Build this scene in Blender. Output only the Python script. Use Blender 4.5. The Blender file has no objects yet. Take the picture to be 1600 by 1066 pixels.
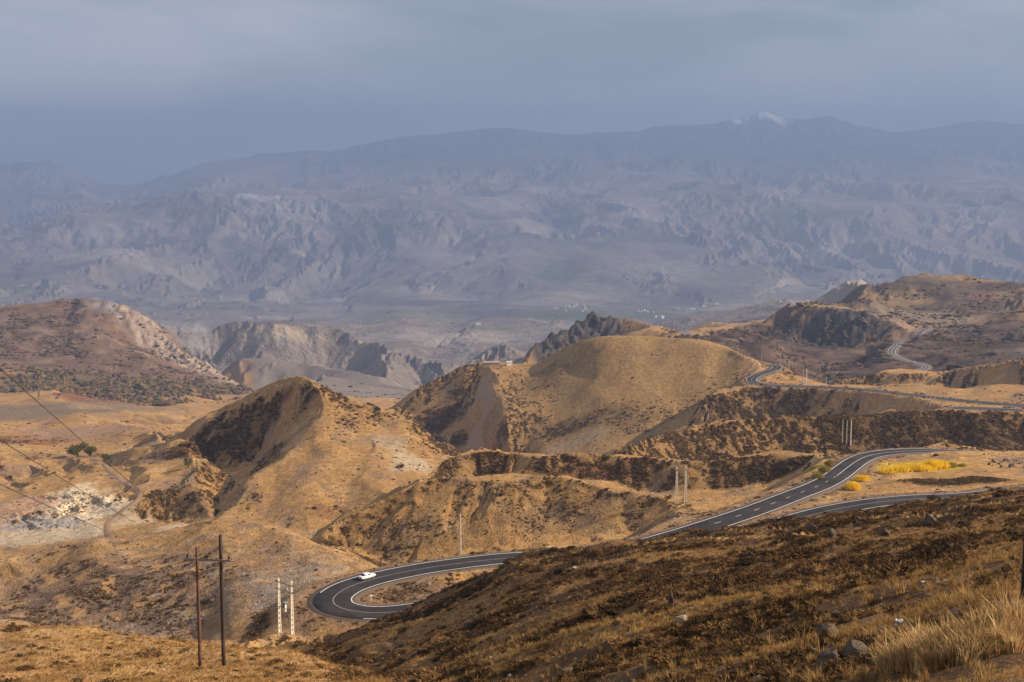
import bpy, bmesh, math, random, time
import numpy as np
from mathutils import Vector, Matrix, Euler
from mathutils.geometry import delaunay_2d_cdt

T0 = time.time()
random.seed(7)
RNG = np.random.default_rng(7)
scene = bpy.context.scene
col = scene.collection

# ------------------------------------------------------------------ camera
F = 2222.0                      # focal length in pixels of a 1600 px wide frame (50 mm)
PITCH = math.atan(303.0 / F)    # horizon at row 230 of 1066
CP, SP = math.cos(PITCH), math.sin(PITCH)
cam_d = bpy.data.cameras.new('camera')
cam_d.sensor_width = 36.0
cam_d.lens = 36.0 * F / 1600.0
cam_d.clip_start = 0.5
cam_d.clip_end = 120000.0
cam = bpy.data.objects.new('camera', cam_d)
col.objects.link(cam)
cam.location = (0, 0, 0)
cam.rotation_euler = (math.pi / 2 - PITCH, 0, 0)
scene.camera = cam

# ------------------------------------------------------------------ light
SUN_EL, SUN_AZ = math.radians(29), math.radians(88)     # azimuth to the right of the view axis (+Y)
world = bpy.data.worlds.new('World')
scene.world = world
world.use_nodes = True
wn, wl = world.node_tree.nodes, world.node_tree.links
wn.clear()
w_out = wn.new('ShaderNodeOutputWorld')
w_bg = wn.new('ShaderNodeBackground')
w_bg.inputs['Strength'].default_value = 0.070
w_sky = wn.new('ShaderNodeTexSky')
w_sky.sky_type = 'NISHITA'
w_sky.sun_disc = False
w_sky.sun_elevation = SUN_EL
w_sky.sun_rotation = SUN_AZ
w_sky.altitude = 2200
w_sky.dust_density = 2.0
# a soft broken cloud sheet over the sky: grey-violet cloud, thinner towards the zenith
w_tc = wn.new('ShaderNodeTexCoord')
w_map = wn.new('ShaderNodeMapping')
w_map.inputs['Scale'].default_value = (1.0, 1.0, 3.6)
w_noise = wn.new('ShaderNodeTexNoise')
w_noise.inputs['Scale'].default_value = 2.6
w_noise.inputs['Detail'].default_value = 8.0
w_noise.inputs['Roughness'].default_value = 0.56
w_noise.inputs['Distortion'].default_value = 0.4
w_ramp = wn.new('ShaderNodeValToRGB')
w_ramp.color_ramp.elements[0].position = 0.38
w_ramp.color_ramp.elements[0].color = (2.7, 3.15, 3.8, 1)
w_ramp.color_ramp.elements[1].position = 0.62
w_ramp.color_ramp.elements[1].color = (5.3, 5.4, 6.2, 1)
w_mix = wn.new('ShaderNodeMix')
w_mix.data_type = 'RGBA'
w_mix.inputs['Factor'].default_value = 0.86
wl.new(w_tc.outputs['Generated'], w_map.inputs['Vector'])
wl.new(w_map.outputs['Vector'], w_noise.inputs['Vector'])
wl.new(w_noise.outputs['Fac'], w_ramp.inputs['Fac'])
wl.new(w_sky.outputs['Color'], w_mix.inputs[6])
wl.new(w_ramp.outputs['Color'], w_mix.inputs[7])
wl.new(w_mix.outputs[2], w_bg.inputs['Color'])
wl.new(w_bg.outputs['Background'], w_out.inputs['Surface'])

sun_d = bpy.data.lights.new('sun', 'SUN')
sun_d.energy = 5.0
sun_d.angle = math.radians(0.6)
sun_d.color = (1.0, 0.84, 0.64)
sun = bpy.data.objects.new('sun', sun_d)
col.objects.link(sun)
sun_dir = Vector((math.sin(SUN_AZ) * math.cos(SUN_EL), math.cos(SUN_AZ) * math.cos(SUN_EL), math.sin(SUN_EL)))
sun.rotation_euler = sun_dir.to_track_quat('Z', 'Y').to_euler()
sun.location = (0, 0, 500)

scene.view_settings.view_transform = 'Standard'
scene.view_settings.look = 'None'
scene.view_settings.exposure = 0.6
scene.view_settings.gamma = 1.0
scene.view_settings.use_curve_mapping = False
scene.cycles.max_bounces = 5
scene.cycles.diffuse_bounces = 2
scene.cycles.glossy_bounces = 2
scene.cycles.transmission_bounces = 4
scene.cycles.transparent_max_bounces = 8
scene.cycles.volume_bounces = 1
scene.cycles.use_denoising = True

# ------------------------------------------------------------------ little helpers
def tag(o, label=None, cat=None, group=None, kind=None):
    if label: o['label'] = label
    if cat: o['category'] = cat
    if group: o['group'] = group
    if kind: o['kind'] = kind
    return o

def empty(name, loc=(0, 0, 0), rz=0.0):
    o = bpy.data.objects.new(name, None)
    o.empty_display_size = 0.3
    col.objects.link(o)
    o.location = loc
    o.rotation_euler = (0, 0, rz)
    return o

def mesh_obj(name, verts, faces, mat=None, parent=None, smooth=False):
    me = bpy.data.meshes.new(name)
    me.from_pydata([tuple(v) for v in verts], [], [tuple(f) for f in faces])
    me.update()
    if smooth:
        me.polygons.foreach_set('use_smooth', [True] * len(me.polygons))
    if mat: me.materials.append(mat)
    o = bpy.data.objects.new(name, me)
    col.objects.link(o)
    if parent: o.parent = parent
    return o

def bm_obj(name, bm, mat=None, parent=None, smooth=False):
    me = bpy.data.meshes.new(name)
    bm.normal_update()
    bm.to_mesh(me)
    bm.free()
    if smooth:
        me.polygons.foreach_set('use_smooth', [True] * len(me.polygons))
    if mat: me.materials.append(mat)
    o = bpy.data.objects.new(name, me)
    col.objects.link(o)
    if parent: o.parent = parent
    return o

def copy_tree(o, parent=None):
    c = o.copy()
    col.objects.link(c)
    c.parent = parent
    for ch in list(o.children):
        copy_tree(ch, c)
    return c

def smooth01(a, b, x):
    t = np.clip((x - a) / (b - a), 0, 1)
    return t * t * (3 - 2 * t)

# lattice noise in world metres
def _hash(ix, iy, seed):
    h = (ix.astype(np.int64) * 374761393 + iy.astype(np.int64) * 668265263 + seed * 974634541) & 0xffffffff
    h = ((h ^ (h >> 13)) * 1274126177) & 0xffffffff
    h = ((h ^ (h >> 16)) * 2246822519) & 0xffffffff
    return (h ^ (h >> 15)) & 0xffffffff

_M = 4095
_PERM = RNG.permutation(4096).astype(np.int32)
_PERM = np.concatenate([_PERM, _PERM])
_ANG = RNG.random(4096) * 2 * np.pi
_GX, _GY = np.cos(_ANG).astype(np.float32), np.sin(_ANG).astype(np.float32)
def gnoise(x, y, seed=0):
    ix, iy = np.floor(x), np.floor(y)
    fx, fy = (x - ix).astype(np.float32), (y - iy).astype(np.float32)
    ix = ix.astype(np.int32) + seed * 57; iy = iy.astype(np.int32) + seed * 131
    ux = fx * fx * (3 - 2 * fx)
    uy = fy * fy * (3 - 2 * fy)
    p0 = _PERM[iy & _M]; p1 = _PERM[(iy + 1) & _M]
    i0 = ix & _M; i1 = (ix + 1) & _M
    k = _PERM[i0 + p0 & _M]; n00 = _GX[k] * fx + _GY[k] * fy
    k = _PERM[i1 + p0 & _M]; n10 = _GX[k] * (fx - 1) + _GY[k] * fy
    k = _PERM[i0 + p1 & _M]; n01 = _GX[k] * fx + _GY[k] * (fy - 1)
    k = _PERM[i1 + p1 & _M]; n11 = _GX[k] * (fx - 1) + _GY[k] * (fy - 1)
    a = n00 + ux * (n10 - n00); b = n01 + ux * (n11 - n01)
    return (a + uy * (b - a)) * 1.5

def fbm(x, y, lam, octaves=4, seed=0, gain=0.5):
    s = 0.0; amp = 1.0; tot = 0.0
    for k in range(octaves):
        s = s + amp * gnoise(x / lam + 13.7 * k, y / lam - 7.1 * k, seed + 31 * k)
        tot += amp; amp *= gain; lam *= 0.5
    return s / tot

def fbm_band(lam, octaves, seed, y0=0.0, y1=1e9, u0=-1e9, u1=1e9, ky=1.0):
    """fbm over part of the ground only (distance and bearing range); zero elsewhere"""
    out = np.zeros(GZ.shape, np.float32)
    j0, j1 = np.searchsorted(np.exp(rL), (y0, y1)); i0, i1 = np.searchsorted(cU, (u0, u1))
    if j1 > j0 and i1 > i0:
        out[j0:j1, i0:i1] = fbm(GX[j0:j1, i0:i1], GY[j0:j1, i0:i1] * ky, lam, octaves, seed)
    return out

# ------------------------------------------------------------------ from photograph rows to ground coordinates
# The terrain is one height field.  Its crest and foot lines are laid out as map lines: (column, row, distance in metres).
def pix(u, v):
    a = (u - 800.0) / F; b = -(v - 533.0) / F
    den = CP + b * SP
    return a / den * F + 800.0, -(-SP + b * CP) / den      # (bearing coordinate, fall per metre)

CURVES = []      # each: list of (U, lnY, S)
def curve(pts, ext=True):
    """break line of the terrain through (u, v, Y)"""
    P = []
    for u, v, Y in pts:
        U, S = pix(u, v)
        P.append((U, math.log(Y), S))
    if ext:
        if pts[0][0] <= 0: P.insert(0, (-900.0, P[0][1], P[0][2]))
        if pts[-1][0] >= 1600: P.append((2500.0, P[-1][1], P[-1][2]))
    CURVES.append(P)
    return pts

def at_u(pts, u):
    us = [p[0] for p in pts]
    return np.interp(u, us, [p[1] for p in pts]), np.interp(u, us, [p[2] for p in pts])

def foot(crest, base, deg):
    """foot line of a face of given slope below a crest; base = [(u, v)]"""
    T = math.tan(math.radians(deg)); out = []
    for u, v in base:
        vc, Yc = at_u(crest, u)
        Sc, Sb = pix(u, vc)[1], pix(u, v)[1]
        out.append((u, v, Yc * (Sc + T) / (Sb + T)))
    return curve(out)

def behind(crest, dv, dy):
    """hidden ground behind a crest"""
    return curve([(u, v + dv, Y * dy) for u, v, Y in crest])

# near ground, camera stands on the slope
for Yn, zl, zr in ((2.5, -1.75, -1.75), (7.0, -3.9, -3.4)):
    CURVES.append([(-900, math.log(Yn), -zl / Yn), (400, math.log(Yn), -zl / Yn), (1200, math.log(Yn), -zr / Yn), (2500, math.log(Yn), -zr / Yn)])
curve([(0, 1066, 96), (150, 1066, 95), (300, 1066, 94), (450, 1068, 90), (560, 1075, 80), (640, 1085, 66), (720, 1085, 56), (900, 1080, 42), (1100, 1075, 31), (1300, 1070, 21), (1450, 1066, 15.5), (1600, 1060, 12.5)])
curve([(0, 1150, 45), (300, 1150, 45), (500, 1170, 38), (800, 1180, 28), (1100, 1150, 20)])
curve([(980, 1030, 46), (1100, 1025, 40), (1300, 1020, 30), (1450, 1015, 22), (1600, 1000, 17.5)])
curve([(1000, 985, 58), (1150, 980, 50), (1300, 970, 40), (1450, 955, 33), (1600, 935, 29)])
# spur across the near slope
A1 = curve([(690, 1064, 78), (800, 1020, 80), (900, 984, 80), (1000, 956, 78), (1150, 936, 72), (1300, 920, 66), (1450, 900, 60), (1600, 878, 56)])
behind(A1, 7, 1.12)
curve([(610, 1052, 118), (700, 1024, 120), (800, 985, 120), (900, 950, 118), (1000, 922, 114), (1200, 893, 108), (1400, 866, 105), (1600, 842, 100)])
curve([(545, 1028, 160), (650, 985, 168), (740, 946, 166), (800, 915, 163), (1000, 873, 158), (1200, 846, 160), (1400, 820, 165), (1600, 800, 160)])
A = curve([(512, 1013, 195), (580, 985, 205), (680, 946, 215), (740, 915, 217), (800, 877, 217), (860, 861, 222), (1000, 843, 227), (1060, 834, 232), (1190, 820, 247), (1300, 803, 257), (1420, 787, 263), (1510, 773, 266), (1550, 766, 267), (1600, 760, 268)])
curve([(u, v + 26, Y * 1.30) for u, v, Y in A[5:]])
# yellow knoll with the wooden poles
B = curve([(0, 973, 140), (150, 985, 136), (300, 1005, 130), (450, 1020, 124), (540, 1040, 114), (590, 1060, 104)])
curve([(0, 1030, 118), (150, 1032, 116), (300, 1036, 112), (450, 1044, 106), (540, 1055, 98)])
curve([(0, 1012, 205), (200, 1030, 205), (400, 1042, 190), (480, 1044, 170), (560, 1058, 140)])
# bench of the hairpin and hill beside it
curve([(0, 968, 335), (150, 981, 328), (300, 999, 314), (372, 1004, 296), (430, 992, 291), (500, 998, 289), (560, 985, 294)])
curve([(0, 925, 358), (100, 915, 355), (250, 900, 352), (350, 900, 343), (430, 930, 322), (480, 925, 321)])
C = curve([(0, 872, 385), (100, 853, 390), (200, 836, 393), (300, 820, 392), (350, 815, 390), (420, 822, 385), (500, 850, 368), (560, 876, 353), (598, 892, 343)])
curve([(0, 905, 450), (150, 880, 460), (300, 850, 460), (400, 850, 450), (500, 880, 420)])
# ridge behind the upper road arm
H0 = curve([(478, 846, 442), (520, 816, 448), (570, 790, 455), (620, 766, 460), (660, 753, 462), (720, 747, 462), (800, 745, 460), (880, 743, 458), (930, 753, 452), (980, 766, 445), (1040, 773, 438), (1100, 772, 440), (1160, 765, 446)])
foot(H0, [(560, 868), (620, 888), (700, 872), (800, 858), (900, 845), (1000, 832), (1040, 820)], 20)
curve([(1050, 800, 412), (1120, 797, 415), (1200, 768, 436), (1255, 745, 462), (1300, 716, 508)])
behind(H0, 30, 1.10)
# mound with the yellow bushes, right
M = curve([(1395, 712, 512), (1430, 700, 530), (1480, 693, 540), (1530, 697, 540), (1600, 701, 535)])
curve([(1350, 745, 464), (1400, 738, 465), (1500, 738, 462), (1600, 738, 460)])
curve([(1340, 765, 432), (1420, 765, 430), (1500, 762, 432), (1600, 760, 430)])
curve([(1340, 772, 420), (1500, 768, 424), (1600, 764, 424)])
behind(M, 30, 1.10)
# second ridge
H1 = curve([(655, 749, 560), (690, 723, 590), (740, 707, 612), (800, 711, 612), (850, 721, 600), (890, 715, 602), (930, 712, 604), (1000, 716, 602), (1060, 722, 592), (1130, 715, 592), (1200, 711, 594), (1290, 713, 585)])
foot(H1, [(680, 746), (740, 742), (800, 741), (880, 739), (940, 750), (1000, 764), (1060, 770), (1130, 766), (1200, 750), (1260, 735)], 28)
behind(H1, 26, 1.10)
# left field with the pale scars
curve([(0, 866, 610), (100, 850, 618), (200, 833, 625), (270, 821, 640)])
curve([(0, 825, 660), (60, 815, 668), (130, 812, 672), (200, 815, 668), (260, 805, 690)])
curve([(0, 790, 700), (90, 765, 720), (180, 770, 716), (260, 770, 706), (320, 774, 702)])
curve([(0, 700, 960), (100, 706, 940), (180, 716, 860), (260, 724, 785), (315, 738, 742)])
D = curve([(0, 657, 1250), (60, 657, 1250), (125, 650, 1260), (190, 660, 1180), (240, 672, 1020), (275, 690, 875), (310, 712, 800), (338, 738, 757)])
behind(D[:4], 14, 1.12)
# gully between field and middle spur
curve([(300, 826, 600), (325, 806, 672), (350, 775, 722), (358, 748, 767), (400, 712, 800), (450, 662, 808), (485, 640, 806)])
curve([(282, 697, 826), (316, 714, 815), (347, 744, 778)])
# middle spur
EL = curve([(268, 688, 850), (330, 652, 850), (400, 620, 845), (432, 600, 840), (448, 594, 838), (470, 591, 832), (500, 598, 828), (540, 618, 825), (590, 640, 815), (640, 660, 800), (690, 702, 770)])
curve([(348, 806, 660), (385, 762, 696), (420, 728, 727), (468, 682, 765), (500, 648, 788), (492, 618, 812)])
curve([(345, 815, 647), (420, 823, 643), (480, 848, 612)])
curve([(520, 818, 640), (600, 775, 662), (660, 752, 678), (700, 724, 735)])
curve([(480, 770, 674), (560, 735, 702), (620, 705, 732)])
curve([(560, 680, 767), (610, 668, 784)])
behind(EL, 24, 1.12)
# golden hill
G = curve([(605, 640, 1330), (660, 606, 1345), (720, 578, 1355), (750, 569, 1362), (800, 571, 1360), (850, 562, 1350), (880, 546, 1340), (910, 534, 1328), (950, 528, 1315), (1010, 527, 1310), (1080, 530, 1305), (1120, 538, 1290), (1160, 552, 1262), (1190, 565, 1240), (1212, 578, 1225)])
curve([(640, 657, 1290), (700, 695, 1245), (740, 704, 1220), (800, 708, 1190), (860, 713, 1165), (930, 706, 1148), (1000, 690, 1150), (1080, 645, 1188), (1150, 612, 1200)])
curve([(905, 552, 1316), (885, 575, 1298), (860, 605, 1275), (820, 650, 1230), (790, 685, 1195)])
curve([(940, 600, 1250), (980, 590, 1252), (1050, 585, 1250), (1110, 580, 1245)])
behind(G[:14], 22, 1.10)
# dark bank carrying the right-hand road
H2 = curve([(985, 696, 700), (1010, 690, 720), (1060, 678, 760), (1120, 665, 785), (1180, 657, 800), (1250, 651, 812), (1330, 652, 812), (1400, 648, 822), (1500, 649, 828), (1600, 653, 828)])
foot(H2, [(1000, 714), (1100, 716), (1200, 710), (1300, 709), (1400, 703), (1480, 695), (1600, 699)], 31)
behind(H2[:7], 16, 1.08)
H2B = curve([(1100, 628, 1080), (1180, 606, 1120), (1280, 609, 1095), (1360, 615, 1055), (1420, 624, 1000), (1470, 634, 950), (1520, 640, 925), (1600, 646, 915)])
foot(H2B[:5], [(1080, 664), (1150, 655), (1200, 652), (1300, 649), (1400, 646)], 24)
curve([(1470, 645, 915), (1600, 650, 905)])
# low ridges right of the bend
curve([(1170, 601, 1142), (1240, 604, 1135), (1340, 607, 1105), (1430, 617, 1045), (1520, 629, 985), (1600, 634, 948)])
H3 = curve([(1216, 579, 1255), (1250, 588, 1225), (1300, 600, 1180), (1400, 600, 1135), (1500, 607, 1080), (1600, 602, 1060)])
behind(H3, 8, 1.06)
H4 = curve([(1292, 604, 1290), (1330, 592, 1300), (1380, 584, 1310), (1450, 584, 1310), (1500, 579, 1290), (1560, 571, 1260), (1600, 564, 1240)])
foot(H4, [(1300, 606), (1400, 599), (1500, 605), (1600, 600)], 22)
behind(H4, 16, 1.10)
# dark hill far right
curve([(1120, 548, 1640), (1215, 574, 1620), (1300, 600, 1620), (1350, 590, 1660), (1450, 580, 1680), (1600, 558, 1640)])
curve([(1392, 550, 1870), (1450, 545, 1900), (1520, 535, 1930), (1600, 520, 1950)])
curve([(1228, 528, 2080), (1290, 541, 2040), (1350, 545, 2010), (1385, 528, 2030)])
curve([(1242, 486, 2160), (1290, 490, 2120), (1340, 498, 2100), (1390, 512, 2070)])
curve([(1270, 478, 2300), (1340, 490, 2240), (1420, 505, 2220), (1500, 500, 2230), (1600, 490, 2230)])
K = curve([(1090, 526, 1900), (1150, 512, 2080), (1200, 503, 2180), (1240, 487, 2300), (1280, 476, 2440), (1320, 466, 2500), (1360, 450, 2580), (1400, 437, 2640), (1450, 430, 2680), (1500, 428, 2680), (1550, 432, 2680), (1600, 436, 2640)])
behind(K, 24, 1.10)
KP = curve([(1250, 484, 3250), (1290, 462, 3250), (1322, 442, 3250), (1338, 438, 3250), (1352, 447, 3250), (1385, 460, 3200)])
behind(KP, 30, 1.06)
# dark outcrop behind the golden hill
J = curve([(810, 570, 1900), (820, 551, 1960), (850, 536, 2010), (880, 516, 2060), (905, 501, 2100), (925, 490, 2120), (948, 497, 2120), (990, 502, 2110), (1040, 514, 2010), (1085, 526, 1900)])
curve([(815, 580, 1860), (880, 562, 1960), (950, 545, 1990), (1050, 542, 1860)])
behind(J, 30, 1.08)
# left mountain and its orchards
curve([(0, 640, 1620), (100, 632, 1650), (200, 640, 1620), (262, 668, 1480)])
curve([(0, 610, 2080), (80, 600, 2120), (160, 622, 2060), (240, 640, 1950), (300, 645, 1850)])
curve([(0, 575, 2350), (120, 580, 2380), (240, 592, 2380), (330, 605, 2380), (385, 612, 2350)])
curve([(180, 500, 2720), (215, 520, 2700), (255, 552, 2640), (300, 578, 2560), (350, 595, 2480)])
FM = curve([(0, 473, 2850), (80, 469, 2860), (120, 464, 2860), (180, 472, 2860), (210, 488, 2840), (260, 524, 2780), (310, 556, 2680), (350, 585, 2580), (388, 606, 2460)])
behind(FM, 40, 1.10)
# pale eroded hills beyond
I2 = curve([(330, 590, 3050), (365, 567, 3100), (420, 562, 3100), (480, 568, 3100), (540, 583, 3050), (600, 596, 2950), (655, 608, 2850), (700, 600, 2900)])
behind(I2, 26, 1.08)
I1 = curve([(235, 506, 4300), (300, 518, 4300), (345, 515, 4300), (378, 502, 4300), (440, 507, 4300), (520, 518, 4300), (600, 541, 4150), (680, 571, 3950), (730, 590, 3800)])
foot(I1, [(330, 566), (400, 563), (480, 566), (560, 582)], 22)
behind(I1, 30, 1.08)
I3 = curve([(690, 596, 3450), (740, 562, 3550), (770, 545, 3600), (788, 537, 3600), (812, 549, 3600), (860, 566, 3600)])
behind(I3, 26, 1.08)
K2 = curve([(960, 520, 5300), (1000, 512, 5300), (1050, 497, 5300), (1120, 487, 5300), (1180, 478, 5200), (1225, 472, 5100), (1270, 478, 5000), (1330, 482, 5000)])
behind(K2, 26, 1.10)
I4 = curve([(0, 520, 6600), (420, 512, 6600), (500, 501, 6600), (560, 506, 6600), (640, 498, 6600), (700, 506, 6500), (760, 498, 6500), (820, 497, 6500), (880, 506, 6500), (1000, 520, 6500), (1300, 510, 6500), (1600, 505, 6500)])
behind(I4, 10, 1.10)
# wide valley and the far range
for v, Y in ((498, 8200), (478, 9500), (445, 11000), (400, 12600)):
    curve([(u, v + dv, Y) for u, dv in ((0, -6), (300, 4), (600, 0), (850, 6), (1000, 2), (1300, -4), (1600, 0))])
curve([(0, 372, 14000), (100, 348, 14400), (200, 330, 14800), (320, 306, 15200), (440, 318, 15000), (600, 330, 14800), (800, 345, 14600), (860, 362, 14600), (950, 345, 14500), (1080, 318, 15000), (1250, 330, 14800), (1420, 322, 15000), (1600, 330, 14800)])
curve([(0, 372, 17500), (120, 345, 17800), (330, 312, 18000), (450, 300, 18000), (650, 285, 18500), (850, 290, 18500), (1050, 275, 19000), (1300, 270, 19000), (1600, 275, 19000)])
curve([(0, 345, 20500), (200, 325, 20500), (330, 290, 21000), (540, 262, 21500), (800, 245, 21500), (1100, 236, 21500), (1350, 228, 21500), (1600, 232, 21500)])
SKY = curve([(0, 256, 26000), (50, 250, 26000), (100, 264, 26000), (150, 284, 26000), (200, 292, 25800), (260, 276, 25500), (330, 258, 25000), (450, 246, 24600), (540, 236, 24400), (600, 223, 24300), (700, 218, 24200), (800, 206, 24000), (900, 209, 24000), (1000, 201, 24000), (1100, 196, 24000), (1150, 190, 24000), (1190, 180, 24000), (1240, 187, 24000), (1285, 183, 24000), (1320, 192, 24000), (1400, 200, 24000), (1500, 196, 24000), (1600, 194, 24000)])
behind(SKY, 45, 1.12)
behind(SKY, 110, 1.35)

# ------------------------------------------------------------------ triangulate the break lines, rasterise, smooth
KL = 620.0
cp_x, cp_y, cp_s, edges = [], [], [], []
for P in CURVES:
    last = None
    for i, p in enumerate(P):
        if i:
            q = P[i - 1]
            n = max(1, int(math.hypot(p[0] - q[0], (p[1] - q[1]) * KL) / 45))
            for k in range(1, n + 1):
                w = k / n
                cp_x.append(q[0] + (p[0] - q[0]) * w); cp_y.append((q[1] + (p[1] - q[1]) * w) * KL); cp_s.append(q[2] + (p[2] - q[2]) * w)
                edges.append((len(cp_x) - 2, len(cp_x) - 1))
        else:
            cp_x.append(p[0]); cp_y.append(p[1] * KL); cp_s.append(p[2])
cp_x, cp_y, cp_s = map(np.array, (cp_x, cp_y, cp_s))
vo, eo, fo, v_orig, e_orig, f_orig = delaunay_2d_cdt([Vector((x, y)) for x, y in zip(cp_x, cp_y)], edges, [], 0, 1e-3, True)
vo = np.array([(v.x, v.y) for v in vo])
crossings = [i for i, o in enumerate(v_orig) if not o]
TRIS = np.array(fo)
orig = [o[0] if o else -1 for o in v_orig]
nbr = {}
for a, b in eo:
    nbr.setdefault(a, []).append(b); nbr.setdefault(b, []).append(a)
def spread_values(vals):
    out = np.zeros(len(vo))
    for i, o in enumerate(orig):
        if o >= 0: out[i] = vals[o]
    for i in crossings:
        g = [j for j in nbr[i] if orig[j] >= 0]
        out[i] = np.mean([out[j] for j in g]) if g else out.mean()
    return out
DU, DL = 5.0, 0.005
gU = np.arange(-890, 2491, DU); gL = np.arange(math.log(2.6), math.log(33000.0), DL)
nU, nL = len(gU), len(gL)
w_idx = np.zeros((nL, nU, 3), np.int32); w_bar = np.zeros((nL, nU, 3), np.float32); hit = np.zeros((nL, nU), bool)
for a, b, c in TRIS:
    (x0, y0), (x1, y1), (x2, y2) = vo[a], vo[b], vo[c]
    i0 = max(0, int(np.ceil((min(x0, x1, x2) - gU[0]) / DU))); i1 = min(nU - 1, int(np.floor((max(x0, x1, x2) - gU[0]) / DU)))
    j0 = max(0, int(np.ceil((min(y0, y1, y2) / KL - gL[0]) / DL))); j1 = min(nL - 1, int(np.floor((max(y0, y1, y2) / KL - gL[0]) / DL)))
    if i1 < i0 or j1 < j0: continue
    X, Yg = np.meshgrid(gU[i0:i1 + 1], gL[j0:j1 + 1] * KL)
    den = (y1 - y2) * (x0 - x2) + (x2 - x1) * (y0 - y2)
    if abs(den) < 1e-9: continue
    wa = ((y1 - y2) * (X - x2) + (x2 - x1) * (Yg - y2)) / den
    wb = ((y2 - y0) * (X - x2) + (x0 - x2) * (Yg - y2)) / den
    wc = 1 - wa - wb
    m = (wa >= -1e-6) & (wb >= -1e-6) & (wc >= -1e-6)
    sub = w_idx[j0:j1 + 1, i0:i1 + 1]; sub[m] = (a, b, c)
    sb = w_bar[j0:j1 + 1, i0:i1 + 1]; sb[m] = np.stack([wa[m], wb[m], wc[m]], 1)
    hit[j0:j1 + 1, i0:i1 + 1] |= m
print('terrain: control', len(cp_x), 'crossings', len(crossings), 'missed cells', int((~hit).sum()), round(time.time() - T0, 1))

def gauss1(a, s, axis):
    r = int(3 * s + 0.5)
    k = np.exp(-0.5 * (np.arange(-r, r + 1) / s) ** 2); k /= k.sum()
    pad = [(0, 0), (0, 0)]; pad[axis] = (r, r)
    p = np.pad(a, pad, mode='edge'); out = np.zeros_like(a)
    n = a.shape[axis]
    for i, w in enumerate(k):
        out += w * (p[i:i + n] if axis == 0 else p[:, i:i + n])
    return out

def bil(a, U, L):
    x = np.clip((U - gU[0]) / DU, 0, nU - 1.001); y = np.clip((L - gL[0]) / DL, 0, nL - 1.001)
    i = x.astype(int); j = y.astype(int); fx = x - i; fy = y - j
    return (a[j, i] * (1 - fx) + a[j, i + 1] * fx) * (1 - fy) + (a[j + 1, i] * (1 - fx) + a[j + 1, i + 1] * fx) * fy

vals = cp_s.copy()
for it in range(4):
    sv = spread_values(vals)
    S0 = (sv[w_idx] * w_bar).sum(2)
    S0 = gauss1(gauss1(S0, 1.9, 0), 2.2, 1)
    if it < 3:
        err = cp_s - bil(S0, cp_x, cp_y / KL)
        vals = vals + 0.8 * err
print('base field', round(time.time() - T0, 1))

# ------------------------------------------------------------------ final grid
cU = np.concatenate([np.linspace(-860, -80, 44, endpoint=False), np.arange(-80, 1680, 2.4), np.linspace(1680.1, 2460, 44)])
rows = [np.linspace(math.log(2.7), math.log(12), 24, endpoint=False),
        np.linspace(math.log(12), math.log(130), 330, endpoint=False),
        np.linspace(math.log(130), math.log(285), 190, endpoint=False),
        np.linspace(math.log(285), math.log(560), 300, endpoint=False),
        np.linspace(math.log(560), math.log(1500), 290, endpoint=False),
        np.linspace(math.log(1500), math.log(4500), 190, endpoint=False),
        np.linspace(math.log(4500), math.log(28800), 310)]
rL = np.concatenate(rows)
nC, nR = len(cU), len(rL)
GU, GL = np.meshgrid(cU, rL)
GY = np.exp(GL)
GX = (GU - 800.0) / F * GY
GZ = -bil(S0, GU, GL) * GY
print('grid', nC, nR, nC * nR, round(time.time() - T0, 1))
# ------------------------------------------------------------------ relief: rolling noise and gullies, each wavelength where it belongs
def slopes(Z):
    dzr = np.gradient(Z, axis=0); dzc = np.gradient(Z, axis=1)
    dxr = np.gradient(GX, axis=0); dxc = np.gradient(GX, axis=1)
    dyr = np.gradient(GY, axis=0)
    zx = dzc / dxc
    zy = (dzr - zx * dxr) / dyr
    return zx, zy

ROWSP = np.gradient(rL)[:, None]          # row spacing in ln Y
def band(lam, far=0.10, near=2.6):
    """weight of a wavelength by distance: not larger than a share of the distance, not finer than the grid"""
    y = np.exp(rL)
    sp = np.maximum(y * np.gradient(rL) * 0.55, y * 2.4 / F)
    return np.clip(2.0 - lam / (far * y), 0, 1) * np.clip(lam / (near * sp) - 0.6, 0, 1)

_JX, _JY = RNG.random(4096), RNG.random(4096)
def gully(x, y, dx, dy, lam, seed):
    """stripes running down the slope (dx,dy): returns (height, side derivative)"""
    px, py = x / lam, y / lam
    ix, iy = np.floor(px).astype(np.int32), np.floor(py).astype(np.int32)
    num = np.zeros_like(x); den = np.zeros_like(x)
    n = np.hypot(dx, dy) + 1e-9
    tx, ty = -dy / n, dx / n
    for a in (-1, 0, 1, 2):
        for b in (-1, 0, 1, 2):
            hx = ix + a; hy = iy + b
            h = _PERM[(hx + seed * 57) + _PERM[(hy + seed * 131) & _M] & _M]
            ox = px - hx - (_JX[h] - 0.5) * 0.7
            oy = py - hy - (_JY[h] - 0.5) * 0.7
            w = np.exp(-(ox * ox + oy * oy) * 2.0)
            num += w * np.cos((ox * tx + oy * ty) * 2 * np.pi + 0.0)
            den += w
    return num / (den + 1e-6)

# how rough each place is: the golden hill and the yellow knoll are smooth, the far range is deeply cut
def blob_px(u, v, Y, ru, ry):
    U = pix(u, v)[0]
    return np.exp(-(((GU - U) / ru) ** 2 + ((GL - math.log(Y)) / ry) ** 2))

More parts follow.
